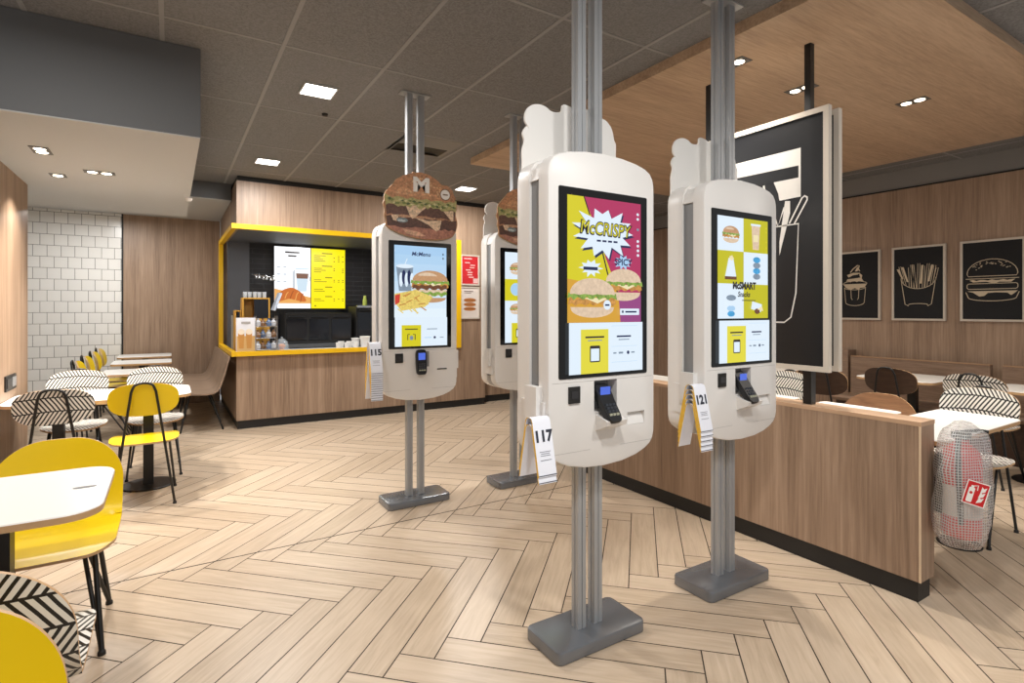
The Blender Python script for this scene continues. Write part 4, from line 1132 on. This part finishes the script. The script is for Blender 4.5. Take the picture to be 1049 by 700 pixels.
p.rect(-.262, .0, .262, .94, M_W)
p.rect(-.11, .845, .10, .872, M_DK); p.rect(-.065, .79, .055, .816, M_DK)
for k in range(3):
    for q in (-.2, -.11): p.rect(q-.025, .62-k*.11, q+.02, .64-k*.11, M_GY); p.rect(q-.02, .6-k*.11, q+.01, .607-k*.11, M_GY)
p.poly([(.07, .26), (.2, .26), (.24, .62), (.04, .62)], M_PB); p.poly([(.055, .46), (.222, .46), (.23, .54), (.048, .54)], M_BR); p.poly([(.05, .54), (.232, .54), (.24, .6), (.043, .6)], M_W); p.stroke([(.22, .5), (.255, .48), (.25, .43), (.21, .42)], .012, M_GY); p.poly([(.0, .3), (.03, .3), (.03, .6), (.0, .56)], M_GY)
p.poly([(-.262, .05), (.262, .05), (.262, .17), (-.262, .30)], M_OL); p.rect(-.262, 0, .262, .075, M_W)
cr = [(-.24, .14), (-.22, .22), (-.13, .29), (-.02, .325), (.08, .28), (.16, .21), (.205, .11), (.15, .10), (.06, .12), (-.05, .15), (-.14, .12), (-.2, .10)]
p.poly(smooth_poly(cr, 2), M_OR)
p.l += 1
for k in range(5): x = -.19+k*.075; p.stroke([(x, .12+.03*math.sin(k)), (x+.025, .22), (x+.05, .27-.02*abs(k-2))], .012, M_OL if k % 2 else M_OD, p.l)
p.build('screen_image', t)
t = thing('menu_screen', 'lit yellow menu screen with price lines', 'screen', (0, 0, 0), 0, 'menu screens behind the servery')
MB().box((1.87, 8.93, 1.43), (2.40, 8.998, 2.37), BLACKM).build('case', t, 0)
p = Pic((2.135, 8.9295, 1.43), (1, 0, 0), (0, -1, 0), .0006); p.rect(-.262, 0, .262, .94, M_Y); r = random.Random(6)
for blk, (v, n_) in enumerate(((.86, 4), (.66, 3), (.48, 2), (.33, 2), (.18, 2))):
    p.rect(-.05 if blk > 1 else -.1, v, .06, v+.014, M_OV, 2)
    for k in range(n_):
        p.rect(-.22, v-.035-k*.028, -.22+r.uniform(.1, .2), v-.026-k*.028, M_OV, 2)
        for c in (.08, .15, .215):
            if r.random() < .75: p.rect(c, v-.037-k*.028, c+.02, v-.024-k*.028, M_OV, 2)
p.ell(-.2, .04, .012, .012, M_OV, 2); p.build('screen_image', t)
# small items on the counter
def cup_box(x0, x1, y, z1, label):
    t = thing('wooden_box', label, 'box', (x0, y, .891), 0, 'wooden display boxes on the counter')
    w, h, d = x1-x0, z1-.891, .2
    mb = MB().box((0, 0, 0), (.015, d, h), BOXW).box((w-.015, 0, 0), (w, d, h), BOXW).box((.015, d-.015, 0), (w-.015, d, h), BOXW).box((.015, 0, h-.015), (w-.015, d-.015, h), BOXW).box((.015, 0, 0), (w-.015, d-.015, .015), BOXW)
    mb.build('carcass', t, 0)
    MB().box((.015, .0, .015), (w-.015, .012, h*.62), BOXW).build('front_board', t, 0)
    MB().box((w*.42, -.004, h*.62), (w-.015, .014, h-.02), mat('box_panel', (18, 22, 30), .3)).build('dark_panel', t, 0)
    return t
cup_box(.75, 1.06, 7.42, 1.555, 'tall wooden display box on the counter with glasses on top')
cup_box(.675, .747, 7.50, 1.40, 'narrow wooden box at the left end of the servery counter')
CG = 'upturned glasses on the wooden box'
GL = mat('clear_glass', (210, 218, 226), .08, alpha=.45)
for k in range(5):
    o = MB().lathe((.79+k*.055, 7.52+.02*(k % 2), 1.5555), [(.001, 0), (.022, 0), (.026, .075), (.023, .075), (.02, .006), (.001, .006)], GL, 16).build('drinking_glass')
    tag(o, 'clear glass standing on the tall wooden display box', 'glass', CG)
t = thing('photo_card', 'standing card with iced coffee photos on the counter', 'card', (.775, 7.29, .891))
MB().box((-.105, 0, 0), (.105, .012, .42), PAPER).build('card', t, 0)
MB().box((-.105, .012, 0), (.105, .08, .008), PAPER).build('foot', t, 0)
p = Pic((0, -.0005, 0), (1, 0, 0), (0, -1, 0)); p.rect(-.1, .0, .1, .20, mat('card_tan', (206, 168, 110), .5))
for x in (-.05, .035): p.poly([(x-.025, .05), (x+.025, .05), (x+.035, .24), (x-.035, .24)], mat('card_coffee', (196, 140, 70), .5)); p.ell(x, .25, .037, .035, mat('card_foam', (238, 226, 206), .5))
p.rect(-.05, .345, .05, .372, mat('card_grey', (170, 168, 166), .5)); p.build('print', t)
t = thing('side_board', 'grey board leaning at the left end of the counter', 'board', (.70, 7.78, .891))
MB().box((-.03, -.1, 0), (.02, .12, .45), mat('board_grey', (160, 158, 152), .5)).build('panel', t, 0); MB().box((-.035, -.105, .45), (.025, .125, .462), BLACKM).build('cap', t, 0)
t = thing('wire_rack', 'chrome wire rack of wrapped pastries on the counter', 'rack', (1.0, 7.32, .891))
CH = mat('chrome', (190, 192, 196), .2, .9)
for sx in (-.12, .12):
    for sy in (-.07, .07): MB().tube([(sx, sy, 0), (sx, sy, .44)], .005, CH).build('upright', t, 60)
for z in (.03, .17, .31):
    mb = MB()
    for k in range(8): q = -.12+k*.24/7; mb.tube([(q, -.07, z), (q, .07, z)], .003, CH, 6)
    for sy in (-.07, .07): mb.tube([(-.12, sy, z), (.12, sy, z), ], .004, CH, 6).tube([(-.12, sy, z+.05), (.12, sy, z+.05)], .003, CH, 6)
    mb.build('shelf', t, 60)
PGp = 'wrapped pastries on the wire rack'
for z in (.035, .175, .315):
    for k in range(4):
        o = MB().lathe((0, 0, 0), [(.001, 0), (.028, .003), (.033, .035), (.026, .062), (.010, .078), (.018, .096), (.001, .098)], mat(('wrap_silver', 'wrap_brown', 'wrap_blue')[(k+int(z*10)) % 3], ((190, 192, 198), (130, 96, 70), (96, 116, 150))[(k+int(z*10)) % 3], .25), 12).build('wrapped_pastry', loc=(1.0-.09+k*.06, 7.32+(.02 if k % 2 else -.02), .891+z), rotz=k)
        tag(o, 'small wrapped pastry on the chrome wire rack', 'pastry', PGp)
t = thing('cake_dome', 'glass dome over a muffin on the counter', 'cake dome', (1.19, 7.36, .891))
MB().lathe((0, 0, 0), [(.001, 0), (.085, 0), (.09, .008), (.001, .012)], mat('dome_plate', (220, 222, 226), .2), 28).build('plate', t, 40)
MB().lathe((0, 0, .012), [(.082, 0), (.082, .05), (.07, .10), (.035, .135), (.01, .142), (.012, .16), (.001, .166)], mat('dome_glass', (210, 222, 232), .05, alpha=.3), 28).build('dome', t, 60)
o = MB().lathe((0, 0, 0), [(.001, 0), (.026, 0), (.034, .035), (.044, .045), (.04, .06), (.022, .075), (.001, .078)], mat('muffin', (206, 130, 80), .8, bump=(90, .4)), 20).build('muffin', loc=(1.19, 7.36, .9035)); tag(o, 'muffin under the glass dome', 'muffin')
UG = 'white cups at the right of the counter'
for x, y, z, s in ((1.96, 7.5, .891, 1), (2.06, 7.46, .891, 1), (2.17, 7.55, .891, 1.4), (2.12, 7.36, .891, .9), (2.00, 7.36, .891, .9), (2.27, 7.45, .891, 1.7), (1.90, 7.40, .891, .9)):
    o = MB().lathe((x, y, z), [(.001, 0), (.03*s, 0), (.04*s, .085*s), (.043*s, .09*s), (.037*s, .085*s), (.028*s, .006), (.001, .006)], WHITE2, 20).build('paper_cup')
    tag(o, 'white paper cup on the servery counter left of the number markers', 'cup', UG)
t = thing('till_screen', 'small tilted till screen on a stand behind the counter', 'till', (1.155, 7.66, .891))
MB().lathe((0, 0, 0), [(.001, 0), (.08, 0), (.08, .012), (.02, .02), (.015, .3), (.001, .3)], BLACK, 20).build('stand', t, 40)
R = Matrix.Rotation(.35, 3, 'Y'); MB().cbox((0.02, 0, .62), (.03, .2, .24), mat('till_pale', (196, 210, 230), .3), R).build('screen', t, 0)
MB().tube([(0, 0, .29), (.01, 0, .5), (.02, 0, .58)], .014, BLACK).build('arm', t, 60)
t = thing('rail_lamp', 'black jointed arm with chrome heads inside the servery', 'lamp', (0, 0, 0))
MB().tube([(1.03, 8.9, 1.93), (1.03, 8.5, 1.90), (1.22, 8.3, 1.86)], .012, CH).build('arm', t, 60)
for q in ((1.06, 8.5, 1.9), (1.22, 8.3, 1.86), (1.14, 8.4, 1.88)): MB().lathe((q[0], q[1], q[2]-.05), [(.001, 0), (.035, 0), (.03, .04), (.012, .07), (.001, .08)], CH, 16).build('head', t, 40)

# posters beside the servery
def poster(z0, z1, label, draw):
    t = thing('framed_poster', label, 'poster', (3.735, 7.159, (z0+z1)/2), 0, 'small posters on the wood pier'); h = z1-z0; w = .31
    fr = MB()
    for a, b in (((-w/2, -h/2), (w/2, -h/2+.018)), ((-w/2, h/2-.018), (w/2, h/2)), ((-w/2, -h/2+.018), (-w/2+.018, h/2-.018)), ((w/2-.018, -h/2+.018), (w/2, h/2-.018))): fr.box((a[0], -.018, a[1]), (b[0], 0, b[1]), CREAM)
    fr.build('frame', t, 0)
    MB().box((-w/2+.018, -.010, -h/2+.018), (w/2-.018, -.001, h/2-.018), mat('poster_paper', (224, 214, 206), .5)).build('sheet', t, 0)
    p = Pic((0, -.0105, 0), (1, 0, 0), (0, -1, 0)); draw(p, h); p.build('print', t)
def po_red(p, h):
    p.rect(-.13, -.2, .13, .2, mat('poster_red', (196, 40, 46), .5)); W = mat('poster_pale', (228, 190, 186), .5)
    r = random.Random(1); p.rect(-.1, .16, .03, .175, W, 2)
    for k in range(7): a = -.1+r.random()*.12; p.rect(a, .1-k*.035, a+.08, .115-k*.035, W, 2)
    p.rect(.05, -.19, .125, -.12, W, 2)
def po_food(p, h):
    D = mat('poster_ink', (110, 90, 84), .5); p.rect(-.1, .16, .05, .172, D); p.rect(-.1, .14, .02, .147, D, p.l)
    for k in range(3): p.ell(-.005, -.09+k*.065, .1, .028, mat('poster_roll', (186, 120, 66), .5)); p.rect(-.1, -.092+k*.065, .09, -.084+k*.065, mat('poster_roll_dark', (130, 76, 42), .5))
poster(1.765, 2.21, 'red framed poster on the wood pier, the upper one', po_red)
poster(1.275, 1.745, 'white framed poster with stacked rolls, the lower one', po_food)

# ================================================================== WORLD, CAMERA, VIEW
W = bpy.data.worlds.new('world'); bpy.context.scene.world = W; W.use_nodes = True
bg = W.node_tree.nodes['Background']; bg.inputs['Color'].default_value = (.95, .975, 1.0, 1); bg.inputs['Strength'].default_value = .43
cam = bpy.data.cameras.new('camera'); co = bpy.data.objects.new('camera', cam); COL.objects.link(co)
co.location = (0, 0, 1.40); co.rotation_euler = (PI/2, 0, -math.radians(31.9504))
cam.sensor_fit = 'HORIZONTAL'; cam.sensor_width = 36; cam.lens = 562/1049*36; cam.shift_y = (318-350)/1049; cam.clip_start = .02
sc = bpy.context.scene; sc.camera = co
sc.view_settings.view_transform = 'Standard'; sc.view_settings.look = 'None'; sc.view_settings.exposure = 0.; sc.view_settings.gamma = 1.; sc.view_settings.use_curve_mapping = False
